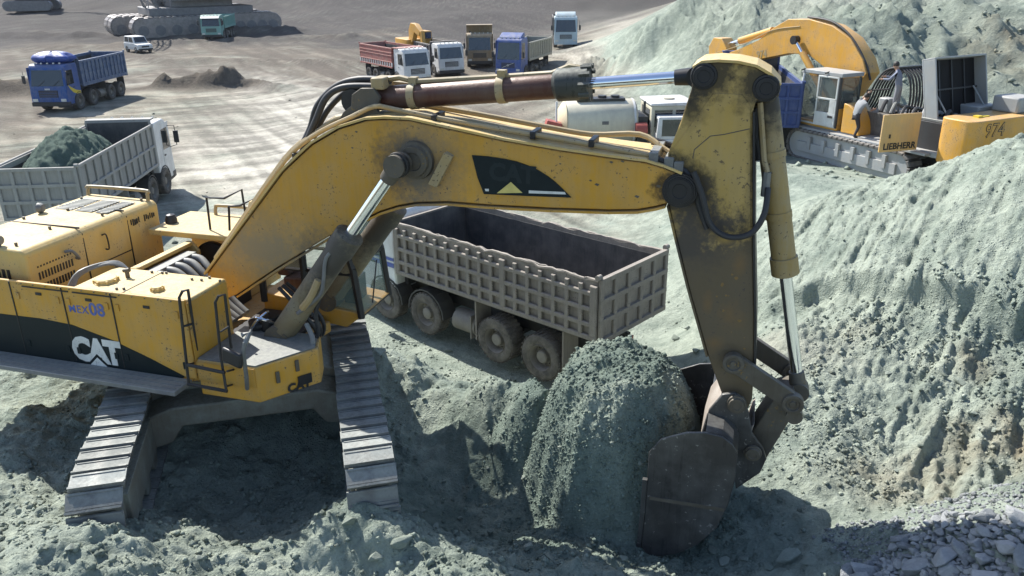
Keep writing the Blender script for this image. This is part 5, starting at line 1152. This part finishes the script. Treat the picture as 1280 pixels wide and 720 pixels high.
J1 = dict(pelvis=(0, 0, .95), waist=(.03, 0, 1.13), chest=(.09, 0, 1.36), neck=(.14, 0, 1.52), head=(.2, 0, 1.6), crown=(.23, 0, 1.72),
          shl=(.1, .19, 1.42), ell=(.28, .26, 1.2), wrl=(.5, .2, 1.2), hal=(.59, .18, 1.19), shr=(.1, -.19, 1.42), elr=(.3, -.24, 1.22), wrr=(.52, -.15, 1.25), har=(.61, -.13, 1.25),
          hil=(0, .1, .9), knl=(.05, .12, .48), anl=(0, .12, .08), tol=(.16, .13, .03), hir=(0, -.1, .9), knr=(.0, -.12, .48), anr=(-.06, -.12, .08), tor=(.1, -.13, .03))
pz = EZ+2.1; pw = Vector((EX, EY, 0)) + EH*-1.0 - EN*.75
person('mechanic in grey blue overalls standing on the open engine deck', (pw.x, pw.y, pz), EYAW+R(25), J1, RAD, ('overall_blue', 'trouser_grey', 'hair', None, 'boots'))
J2 = dict(pelvis=(-.05, 0, .78), waist=(.02, 0, .95), chest=(.16, 0, 1.15), neck=(.24, 0, 1.29), head=(.33, 0, 1.35), crown=(.38, 0, 1.46),
          shl=(.17, .19, 1.2), ell=(.38, .25, 1.3), wrl=(.55, .2, 1.48), hal=(.62, .18, 1.54), shr=(.17, -.19, 1.2), elr=(.3, -.26, .97), wrr=(.5, -.22, .98), har=(.58, -.2, 1.0),
          hil=(-.05, .1, .74), knl=(.3, .14, .58), anl=(.2, .14, .2), tol=(.34, .15, .16), hir=(-.05, -.1, .74), knr=(.05, -.12, .38), anr=(-.1, -.12, .06), tor=(.06, -.13, .02))
pw = Vector((EX, EY, 0)) + EH*-.2 - EN*1.7
person('stooping mechanic in dark trousers and grey shirt beside the open side door', (pw.x, pw.y, EZ+1.25), EYAW+R(-95), J2, RAD, ('shirt_grey', 'trouser_dark', 'hair', 'skin', 'boots'))

# ------------------------------------------------------------------ other machines and vehicles
def car(name, label, cat_, x, y, hd, mat, Lc=3.7, Wc=1.6, Hc=1.7, hood=.95, group=None, z=None):
    T = thing(name, label, cat_, (x, y, ground_z(x, y) if z is None else z), hd, group); h2 = Wc/2
    m = MB(); m.prism([(0, .35), (.02, .75), (-.1, .92), (-hood, 1.02), (-hood-.02, .5), (-Lc, .5), (-Lc, .35)], -h2, h2); m.box(-Lc, -hood-.021, -h2, h2, .501, 1.03); b = m.build('body', mat, T, .05)
    r0 = [(-hood+.05, -h2+.03, 1.03), (-hood+.05, h2-.03, 1.03), (-Lc+.05, h2-.03, 1.03), (-Lc+.05, -h2+.03, 1.03)]; r1 = [(-hood-.45, -h2+.14, Hc), (-hood-.45, h2-.14, Hc), (-Lc+.12, h2-.14, Hc), (-Lc+.12, -h2+.14, Hc)]
    m = MB(); m.loft(r0, r1); m.build('cabin', mat, T, .05)
    def quad(nm, P, off):
        m = MB(); P = [Vector(p) for p in P]; nn = (P[1]-P[0]).cross(P[3]-P[0]).normalized()*off; m.loft([p+nn for p in P], [p-nn for p in P]); m.build(nm, 'window_dark', T)
    def lerp4(A, B, C_, D, u0, u1, v0, v1):
        A, B, C_, D = map(Vector, (A, B, C_, D)); f = lambda u, v: A.lerp(B, u).lerp(D.lerp(C_, u), v); return [f(u0, v0), f(u1, v0), f(u1, v1), f(u0, v1)]
    quad('windscreen', lerp4(r0[0], r0[1], r1[1], r1[0], .07, .93, .12, .9), .012)
    quad('rear_window', lerp4(r0[2], r0[3], r1[3], r1[2], .1, .9, .25, .88), .012)
    for a, b_, c, d in ((0, 3, 3, 0), (1, 2, 2, 1)):
        for u0, u1 in ((.1, .48), (.54, .93)): quad('side_window', lerp4(r0[a], r0[b_], r1[c], r1[d], u0, u1, .14, .88), .012)
    for xx in (-.7, -Lc+.7):
        for s_ in (-1, 1): add_wheel(T, xx, s_*(h2-.08), .34, .2, False)
    m = MB(); m.box(-.06, .07, -h2, h2, .32, .5); m.build('bumper', 'grille_black', T, .03)
    m = MB(); m.box(-.02, .035, -.4, .4, .62, .78); m.build('grille', 'grille_black', T)
    for s_ in (-1, 1): m = MB(); m.box(-.02, .04, s_*(h2-.2)-.11, s_*(h2-.2)+.11, .62, .8); m.build('headlight', 'lamp_lens', T, .02)
    return T
p = onz(183, 66, 0); car('off_road_car', 'small white off-road car parked in front of the giant crawler machine', 'car', p.x, p.y, math.atan2(-.7, .72), 'truck_white')
cz = .3
car('van', 'white rounded van mostly hidden behind the stick, in front of the tanker', 'van', 10.35, 37.0, math.atan2(-.02, 1), 'truck_white', Lc=3.9, Wc=1.8, Hc=2.0, hood=.7, z=cz)

# tanker
paint('tank_cream', (.58, .55, .42), .45, FDUST, .4, top_dust=.4, scale=1.2)
paint('tank_dome', (.66, .58, .38), .5, FDUST, .3)
hd = R(4); P0 = onz(858, 196, .1)
tn = thing('tanker_truck', 'cream fuel tanker truck seen over the boom, with red drum behind its cab', 'truck', (P0.x, P0.y, ground_z(P0.x-3, P0.y)), hd)
ch = MB()
for s_ in (-1, 1): ch.box(-6.4, -.2, s_*.4-.05, s_*.4+.05, .75, 1.0)
ch.build('chassis', 'chassis', tn)
for a in (-1.2, -4.6, -5.8):
    for s_ in (-1, 1): add_wheel(tn, a, s_*1.0, .5, .3, False)
m = MB(); m.prism([(0, .6), (0, 1.6), (-.12, 2.62), (-.25, 2.72), (-1.95, 2.72), (-2.05, 2.6), (-2.05, .7)], -1.12, 1.12); cb_ = m.build('cab', 'tank_cream', tn, .06)
m = MB(); m.prism([(.05, 2.68), (-2.1, 2.7), (-2.1, 2.8), (-.2, 2.83), (.05, 2.76)], -1.17, 1.17); m.build('cab_roof', 'truck_white', cb_, .03)
m = MB(); m.cyl((-1.0, 0, 2.82), (-1.0, 0, 2.88), .25, seg=16); m.build('roof_vent', 'tank_cream', cb_)
for s_ in (-1, 1):
    for x0, x1 in ((-.95, -.18), (-1.9, -1.1)): m = MB(); m.box(x0, x1, s_*1.125-.006, s_*1.125+.006, 1.75, 2.5); m.build('side_window', 'window_dark', cb_)
    m = MB(); m.tube([(-.2, s_*1.14, 2.4), (-.1, s_*1.4, 2.3), (-.1, s_*1.4, 1.8)], .025, 6); m.build('mirror_arm', 'grille_black', cb_)
m = MB(); m.box(-2.065, -2.05, -.8, .8, 1.8, 2.5); m.build('rear_window', 'window_dark', cb_)
m = MB(); m.box(-.06, .01, -1., 1., 1.7, 2.5, Matrix.Translation((-.02, 0, 0))); m.build('windscreen', 'window_dark', cb_)
Mt = Matrix.Translation((-4.2, 0, 1.85)) @ Matrix.Rotation(R(-90), 4, 'Z') 
m = MB(); m.lathe([(0, -1.95), (.55, -1.9), (.98, -1.62), (1.02, -1.55), (1.02, 1.5), (.98, 1.6), (.5, 1.75), (0, 1.8)], 30, Mt); tkb = m.build('tank', 'tank_cream', tn)
m = MB(); m.lathe([(1.03, -1.62), (.6, -1.93), (.0, -2.0)], 30, Mt); m.build('tank_end', 'tank_dome', tkb)
m = MB(); m.lathe([(1.045, 1.42), (1.045, 1.52)], 30, Mt); m.build('tank_band', 'truck_white', tkb)
m = MB(); m.box(-5.3, -3.1, -.35, .35, 2.84, 2.95); m.build('top_walkway', 'grille_black', tkb)
for xx in (-4.9, -4.1, -3.5): m = MB(); m.cyl((xx, 0, 2.9), (xx, 0, 3.05), .2, seg=14); m.build('manhole', 'grille_black', tkb)
m = MB(); m.box(-4.25, -3.95, -1.035, -1.02, 1.9, 2.05); m.build('plate', 'grey_steel', tkb)
m = MB(); m.cyl((-2.75, -1.1, 1.65), (-2.25, -1.1, 1.65), .32, seg=18); m.build('red_drum', 'red_paint', tn)
m = MB(); m.tube([(-2.35, -1.0, 2.4), (-2.35, -1.0, 2.9)], .06, 8); m.box(-2.6, -2.15, -.9, .9, 1.0, 2.2); m.build('pump_rack', 'grille_black', tn)
for k, (xx, zz, a) in enumerate(((-6.45, 1.9, 15), (-6.75, 1.55, 70))):
    m = MB(); Mx = Matrix.Translation((xx, -.9, zz)) @ Matrix.Rotation(R(a), 4, 'Y'); m.box(-.35, .35, -.3, .3, -.2, .2, Mx); m.build('red_locker', 'red_paint', tn, .02)
m = MB(); m.box(-6.9, -6.1, -1.0, 1.0, 1.0, 1.12); m.tube([(-6.3, -.9, 1.1), (-6.3, -.9, 2.95)], .05, 6); m.tube([(-6.9, -.9, 1.1), (-6.9, -.9, 1.6), (-6.1, -.9, 1.6)], .03, 6); m.build('rear_rack', 'truck_white', tn)

# yellow excavator hidden behind the parked row
p = onz(520, 76, 0)
ye = thing('excavator', 'small yellow excavator standing behind the red bodied truck', 'excavator', (p.x, p.y, ground_z(p.x, p.y)), R(-60))
for s_ in (-1, 1):
    m = MB(); m.prism([(1.6*q+.4*math.cos(a), .45+.4*math.sin(a)) for q, a0 in ((1, -90), (-1, 90)) for a in [R(a0+30*i) for i in range(7)]], s_*1.1-.25, s_*1.1+.25); m.build('track', 'black_steel', ye)
m = MB(); m.slab(rrect(-2.1, 1.1, -1.25, 1.25, .3), 1.0, 2.3); m.build('upper_body', 'lieb_yellow', ye, .05)
m = MB(); m.box(-.3, 1.3, .2, 1.2, 2.2, 3.0); m.build('cab', 'lieb_yellow', ye, .06); m = MB(); m.box(1.28, 1.32, .3, 1.1, 2.3, 2.9); m.build('windscreen', 'window_dark', ye)
m = MB(); m.prism([(.6, 2.0), (1.3, 2.0), (1.9, 3.0), (3.0, 2.7), (3.2, 3.1), (2.2, 3.75), (1.2, 3.8), (.7, 3.2)], -.9, -.45); m.build('boom', 'lieb_yellow', ye, .03)
m = MB(); m.prism([(2.9, 3.2), (3.4, 3.2), (3.7, 1.6), (3.4, 1.6)], -.85, -.5); m.build('stick', 'lieb_yellow', ye, .02)
m = MB(); m.prism([(3.4, 2.0), (3.9, 1.9), (3.9, 1.2), (3.4, 1.0), (3.1, 1.4)], -1.2, -.2); m.build('bucket', 'bucket_steel', ye, .03)

# giant crawler machine far left
p = onz(232, 40, .3); gz = ground_z(p.x, p.y)-.1
paint('shovel_grey', (.15, .15, .155), .55, (.32, .31, .3), .4, .2); paint('shovel_track', (.22, .20, .19), .38, (.42, .39, .36), .5, .3); paint('shovel_house', (.42, .42, .40), .6, FDUST, .4)
gm = thing('mining_shovel', 'giant grey crawler mining machine at the top left, cut by the picture edge', 'mining machine', (p.x, p.y, gz), R(180+32))
def crawler(x0, x1, yc, w_, hh):
    r = hh/2; prof = [((x1 if q > 0 else x0)+q*0+ (r*math.cos(a)), r+r*math.sin(a)) for q, a0 in ((1, -90), (-1, 90)) for a in [R(a0+20*i) for i in range(10)]]
    m = MB(); m.prism(prof, yc-w_/2, yc+w_/2); t = m.build('crawler', 'shovel_track', gm, .08)
    n = int((x1-x0)/.75)
    for i in range(n): inst(bar_mesh(.55, w_+.1, .14, 'shovel_track'), 'shoe', t, (x0+.4+i*.75, yc, hh+.05))
    for i in range(7):
        a = R(-60+25*i); inst(bar_mesh(.5, w_+.1, .14, 'shovel_track'), 'shoe', t, (x1+(r+.05)*math.cos(a), yc, r+(r+.05)*math.sin(a)), (0, math.pi/2-a, 0))
    for i in range(5):
        m = MB(); m.cyl((x0+(x1-x0)*i/4, yc-w_/2-.06, r*.75), (x0+(x1-x0)*i/4, yc+w_/2+.06, r*.75), r*.52, seg=16); m.build('road_wheel', 'shovel_grey', t)
crawler(1.5, 8.0, -4.6, 2.6, 2.5); crawler(1.5, 8.0, -1.3, 2.6, 2.5); crawler(-2.0, 6.2, 4.2, 2.6, 2.5); crawler(-11, -5, -3.4, 2.2, 2.6); crawler(-11, -5, 3.2, 2.2, 2.6)
m = MB(); m.box(-8.5, 5, -4.4, 4.2, 2.6, 3.6); m.box(-6, 2, -3.4, 3.4, 3.6, 4.6); m.build('lower_frame', 'shovel_grey', gm, .1)
m = MB(); m.box(-10, 1.5, -3.8, 3.8, 4.6, 11); hs = m.build('machine_house', 'shovel_house', gm, .1)
for k in range(8): m = MB(); m.box(-9.3+k*1.25, -8.6+k*1.25, 3.79, 3.83, 5.6, 6.6); m.build('house_window', 'window_dark' if k % 3 else 'lamp_lens', hs)
m = MB(); m.box(-10.4, 1.9, 3.8, 4.9, 4.5, 4.65); m.build('gallery', 'shovel_grey', hs)
for k in range(9): m = MB(); m.tube([(-10.3+k*1.5, 4.85, 4.6), (-10.3+k*1.5, 4.85, 5.7)], .04, 5); m.build('gallery_post', 'shovel_grey', hs)
m = MB(); m.tube([(-10.3, 4.85, 5.7), (1.8, 4.85, 5.7)], .05, 5); m.build('gallery_rail', 'shovel_grey', hs)
def lattice(a, b, w_, par, mat, nm, n=8, r=.1):
    a, b = Vector(a), Vector(b); d = (b-a).normalized(); u = d.orthogonal().normalized(); v = d.cross(u); cor = [(u+v)*w_/2, (u-v)*w_/2, (-u-v)*w_/2, (v-u)*w_/2]
    for c in cor: m = MB(); m.tube([a+c, b+c*.7], r, 6); m.build(nm+'_chord', mat, par)
    for i in range(n):
        for k in range(4):
            c0, c1 = cor[k], cor[(k+1) % 4]; p0 = (a+c0).lerp(b+c0*.7, i/n); p1 = (a+c1).lerp(b+c1*.7, (i+1)/n); m = MB(); m.tube([p0, p1], r*.6, 5); m.build(nm+'_brace', mat, par)
lattice((3.2, -.5, 3.6), (6.5, -.5, 16), 2.2, gm, 'shovel_grey', 'mast')
lattice((3.6, 2.5, 3.6), (12, 2.5, 20), 1.8, gm, 'shovel_grey', 'boom', 10)
m = MB(); m.tube([(2.5, -2.5, 3.6), (3.4, -2.5, 14)], .7, 14); m.build('column', 'shovel_grey', gm)
# drill rig with a lowered lattice mast, at the very top left
p = onz(45, 26, .5); gz = ground_z(p.x, p.y)
dr_ = thing('drill_rig', 'dark tracked rig with lowered lattice mast in the top left corner', 'drill rig', (p.x, p.y, gz), R(8))
for s_ in (-1, 1):
    m = MB(); m.prism([(3*q+.8*math.cos(a), .9+.8*math.sin(a)) for q, a0 in ((1, -90), (-1, 90)) for a in [R(a0+20*i) for i in range(10)]], s_*2-.5, s_*2+.5); m.build('track', 'shovel_grey', dr_, .05)
m = MB(); m.box(-3.6, 3.2, -2.2, 2.2, 1.8, 3.2); m.box(-3.4, -.4, -1.6, 1.6, 3.2, 4.6); m.build('deck_housing', 'shovel_grey', dr_, .08)
m = MB(); m.box(1.4, 3.2, -1.8, .4, 3.2, 5.2); m.build('cab', 'box_tan', dr_, .08); m = MB(); m.box(1.6, 3.0, -1.83, -1.8, 4.0, 5.0); m.build('cab_window', 'window_dark', dr_)
lattice((-2, 1, 3.6), (13, 1, 8.2), 1.3, dr_, 'box_dark', 'mast', 10, .12)

# ------------------------------------------------------------------ rocks
def rock_mesh(seed, sub=False):
    rn = random.Random(seed); bm = bmesh.new()
    for _ in range(14):
        v = Vector((rn.gauss(0, 1), rn.gauss(0, 1), rn.gauss(0, 1))).normalized(); k = rn.uniform(.75, 1.05); bm.verts.new((v.x*k*1.15, v.y*k*.9, v.z*k*.68))
    r_ = bmesh.ops.convex_hull(bm, input=bm.verts); bmesh.ops.delete(bm, geom=[g for g in r_['geom_unused'] if isinstance(g, bmesh.types.BMVert)], context='VERTS')
    bmesh.ops.bevel(bm, geom=list(bm.edges), offset=.06, segments=1, affect='EDGES', clamp_overlap=True)
    me = bpy.data.meshes.new('rock'); bm.to_mesh(me); bm.free(); return me
def rock_mat(name, ca, cb):
    m, n, b, N, L = new_mat(name); tc = N('ShaderNodeTexCoord'); oi = N('ShaderNodeObjectInfo')
    n1 = noise(N, L, tc.outputs['Object'], 2.2, 6, .65); n2 = noise(N, L, tc.outputs['Object'], 9, 5, .7)
    k = math_(N, L, 'ADD', math_(N, L, 'MULTIPLY', n1, .6), math_(N, L, 'MULTIPLY', oi.outputs['Random'], .45))
    c = mixc(N, L, ramp(N, L, k, .25, .75), ca, cb); L(c, b.inputs['Base Color']); b.inputs['Roughness'].default_value = .85; b.inputs['Specular IOR Level'].default_value = .25
    bp = N('ShaderNodeBump'); bp.inputs['Strength'].default_value = .6; bp.inputs['Distance'].default_value = .12; L(n2, bp.inputs['Height']); L(bp.outputs[0], b.inputs['Normal']); return m
rock_mat('rock_grey', (.22, .235, .245), (.47, .48, .475)); rock_mat('rock_green', (.20, .235, .195), (.33, .365, .31))
RG = [rock_mesh(i) for i in range(12)]; RP = [m.copy() for m in RG]
for m in RG: m.materials.append(MATS['rock_grey'])
for m in RP: m.materials.append(MATS['rock_green'])
def put_rock(me, x, y, s, sink=.3, lab=None, cat_='rock', grp=None, z=None):
    zz = ground_z(x, y) if z is None else z
    o = inst(me, 'rock', None, (x, y, zz+s*(.68-sink)), (random.uniform(-.5, .5), random.uniform(-.5, .5), random.uniform(0, 6.3)), (s*random.uniform(.85, 1.2), s*random.uniform(.8, 1.1), s*random.uniform(.8, 1.1)))
    return tag(o, lab, cat_, grp)
# heap of broken grey rock at the front right
rn = random.Random(12); n_ = 0; occ = []
cand = []
for _ in range(9000):
    px = rn.uniform(1040, 1300); py = rn.uniform(610, 735)
    if py < 735 - (px-1040)*.62*(1 if px < 1180 else .0) - (86 if px >= 1180 else 0) + (0 if px < 1180 else 0): continue
    cand.append((px, py))
for px, py in cand:
    # march the ray to the ground
    r_ = ray(px, py); lo, hi = 6., 14.
    for _k in range(14):
        mid = (lo+hi)/2; p = Vector((0, 0, HC))+r_*mid
        if p.z > base_h(p.x, p.y): lo = mid
        else: hi = mid
    s = .045*(5.0**(rn.random()**1.7))
    if any((p.x-a)**2+(p.y-b)**2 < (s+c)**2*.22 for a, b, c in occ): continue
    occ.append((p.x, p.y, s)); put_rock(rn.choice(RG), p.x, p.y, s, rn.uniform(.0, .35), 'broken grey rock in the stony heap at the front right corner', 'rock', 'grey rocks heaped at the front right')
    n_ += 1
    if n_ >= 295: break
# loose pale stones about the foreground and the pit
spots = [(322, 691, .1), (437, 655, .09), (502, 682, .13), (528, 640, .08), (612, 668, .09), (660, 690, .08), (690, 700, .1), (735, 692, .07), (495, 640, .06), (58, 690, .05), (303, 616, .05), (412, 648, .05), (170, 645, .1), (350, 655, .04), (545, 660, .07), (575, 650, .06), (592, 688, .07), (640, 705, .09), (470, 700, .08), (455, 620, .04), (500, 560, .06), (520, 575, .05), (505, 590, .05),
         (985, 700, .16), (1010, 706, .12), (960, 712, .1), (1040, 690, .07), (930, 700, .08), (1065, 600, .05), (1100, 560, .06), (1060, 540, .07), (1095, 520, .05), (1020, 560, .05), (1010, 590, .06), (1120, 590, .05), (1150, 560, .06), (1180, 540, .05), (1060, 480, .08), (1110, 470, .07), (1150, 490, .06), (1180, 470, .09), (1215, 520, .08), (1200, 480, .1), (1240, 540, .08), (1250, 470, .07),
         (845, 425, .12), (870, 440, .1), (838, 452, .08), (860, 412, .09), (560, 440, .08), (600, 495, .05), (585, 505, .06), (700, 560, .05), (720, 530, .05), (765, 560, .04), (800, 590, .05), (630, 560, .05), (655, 600, .05), (610, 590, .04), (25, 640, .06), (60, 660, .05), (90, 690, .07), (140, 700, .06), (205, 690, .05), (250, 700, .06), (1005, 520, .07), (1030, 510, .06), (890, 690, .07), (905, 705, .09), (780, 700, .06)]
def march(px, py):
    r_ = ray(px, py); t = 5.; o = Vector((0, 0, HC))
    ts = np.linspace(6, 40, 900); zz = terr(r_.x*ts, r_.y*ts); hit = np.argmax(HC+r_.z*ts < zz); t = ts[hit]
    return r_.x*t, r_.y*t, zz[hit]
for px, py, s in spots:
    x, y, z = march(px, py)
    if z > 2.9 and 690 < px < 880: continue
    put_rock(rn.choice(RP), x, y, s*rn.uniform(.85, 1.15), .35, 'loose pale green stone lying on the dug ground around the big excavator', 'stone', 'loose stones near the big excavator', z)
# small rubble nobody could count: one object
NB = 26000; rs = np.random.RandomState(9)
xs = []; ys = []; ss = []
def scat(n, x0, x1, y0, y1, s0, s1, dens=None):
    x = rs.uniform(x0, x1, n); y = rs.uniform(y0, y1, n); s = s0*(s1/s0)**(rs.rand(n)**2.2)
    if dens is not None: k = dens(x, y) > rs.rand(n)*.9; x, y, s = x[k], y[k], s[k]
    xs.append(x); ys.append(y); ss.append(s)
cl_ = lambda x, y: np.clip(.45+1.6*fbm(x*.8, y*.8, 4, .6, seed=301), .03, 1)
scat(13000, -7.5, 4.5, 6.2, 12.5, .010, .055, cl_); scat(8000, 3.4, 8.8, 8.4, 14.5, .012, .065, cl_); scat(2600, -4, 5.5, 12.5, 20, .02, .07, cl_); scat(900, 4.5, 11, 13, 20, .015, .05, cl_)
scat(2600, .2, 3.2, 8.2, 11.8, .012, .05); scat(700, -6.5, 1.5, 6.4, 8.7, .02, .085);
def steep(x, y): e = .03; return .22*np.hypot(terr(x+e, y)-terr(x-e, y), terr(x, y+e)-terr(x, y-e))/(2*e)
scat(16000, -.2, 2.4, 8.5, 10.6, .008, .034, steep); scat(1500, 9, 27, 24, 46, .05, .2, cl_); scat(700, -30, 6, 22, 70, .03, .12, cl_); scat(5000, 4.0, 7.4, 6.4, 8.8, .012, .05)
x = np.concatenate(xs); y = np.concatenate(ys); s = np.concatenate(ss); z = terr(x, y)
tv = np.array([(0, 0, 1), (.9, .2, .1), (-.1, .95, -.1), (-.85, -.1, .15), (.15, -.9, 0), (0, 0, -.6)]); tf = np.array([(0, 1, 2), (0, 2, 3), (0, 3, 4), (0, 4, 1), (5, 2, 1), (5, 3, 2), (5, 4, 3), (5, 1, 4)])
n = len(x); a = rs.uniform(0, 6.28, n); jit = 1+rs.uniform(-.35, .35, (n, 6, 1)); V = tv[None]*jit; ca, sa = np.cos(a)[:, None], np.sin(a)[:, None]
V = np.stack([V[..., 0]*ca-V[..., 1]*sa, V[..., 0]*sa+V[..., 1]*ca, V[..., 2]*.75], -1)*s[:, None, None] + np.stack([x, y, z+s*.15], -1)[:, None]
Fc = (tf[None]+np.arange(n)[:, None, None]*6).reshape(-1, 3)
me = bpy.data.meshes.new('rubble'); me.vertices.add(n*6); me.vertices.foreach_set('co', V.astype(np.float32).ravel()); me.loops.add(Fc.size); me.loops.foreach_set('vertex_index', Fc.astype(np.int32).ravel())
me.polygons.add(len(Fc)); me.polygons.foreach_set('loop_start', np.arange(0, Fc.size, 3, dtype=np.int32)); me.update(calc_edges=True)
cl = me.color_attributes.new('soil', 'FLOAT_COLOR', 'POINT'); heapm = ((x > 3.9) & (y < 8.8))[:, None]; sc_ = np.where(heapm, np.array((.30, .315, .32)), soil(x, y))
cc = np.repeat(np.c_[sc_*rs.uniform(.8, 1.45, (n, 1)), np.ones(n)], 6, 0).astype(np.float32); cl.data.foreach_set('color', cc.ravel()); me.materials.append(MATS['soil'])
o = bpy.data.objects.new('rubble', me); COL.objects.link(o); o['kind'] = 'stuff'; o['label'] = 'small pale green rubble strewn over the dug ground'

# ------------------------------------------------------------------ dusty air
m = bpy.data.materials.new('haze_air'); m.use_nodes = True; n = m.node_tree; n.nodes.clear()
out = n.nodes.new('ShaderNodeOutputMaterial'); pv = n.nodes.new('ShaderNodeVolumePrincipled'); n.links.new(pv.outputs[0], out.inputs['Volume'])
pv.inputs['Density'].default_value = .0001; pv.inputs['Color'].default_value = (.86, .9, .96, 1); pv.inputs['Anisotropy'].default_value = .2
MATS['haze_air'] = m
hz = MB(); hz.box(-352, 342, -12, 372, -4, float(GZ.max())+8); ho = hz.build('haze', 'haze_air', None, 0, 0); ho['kind'] = 'stuff'
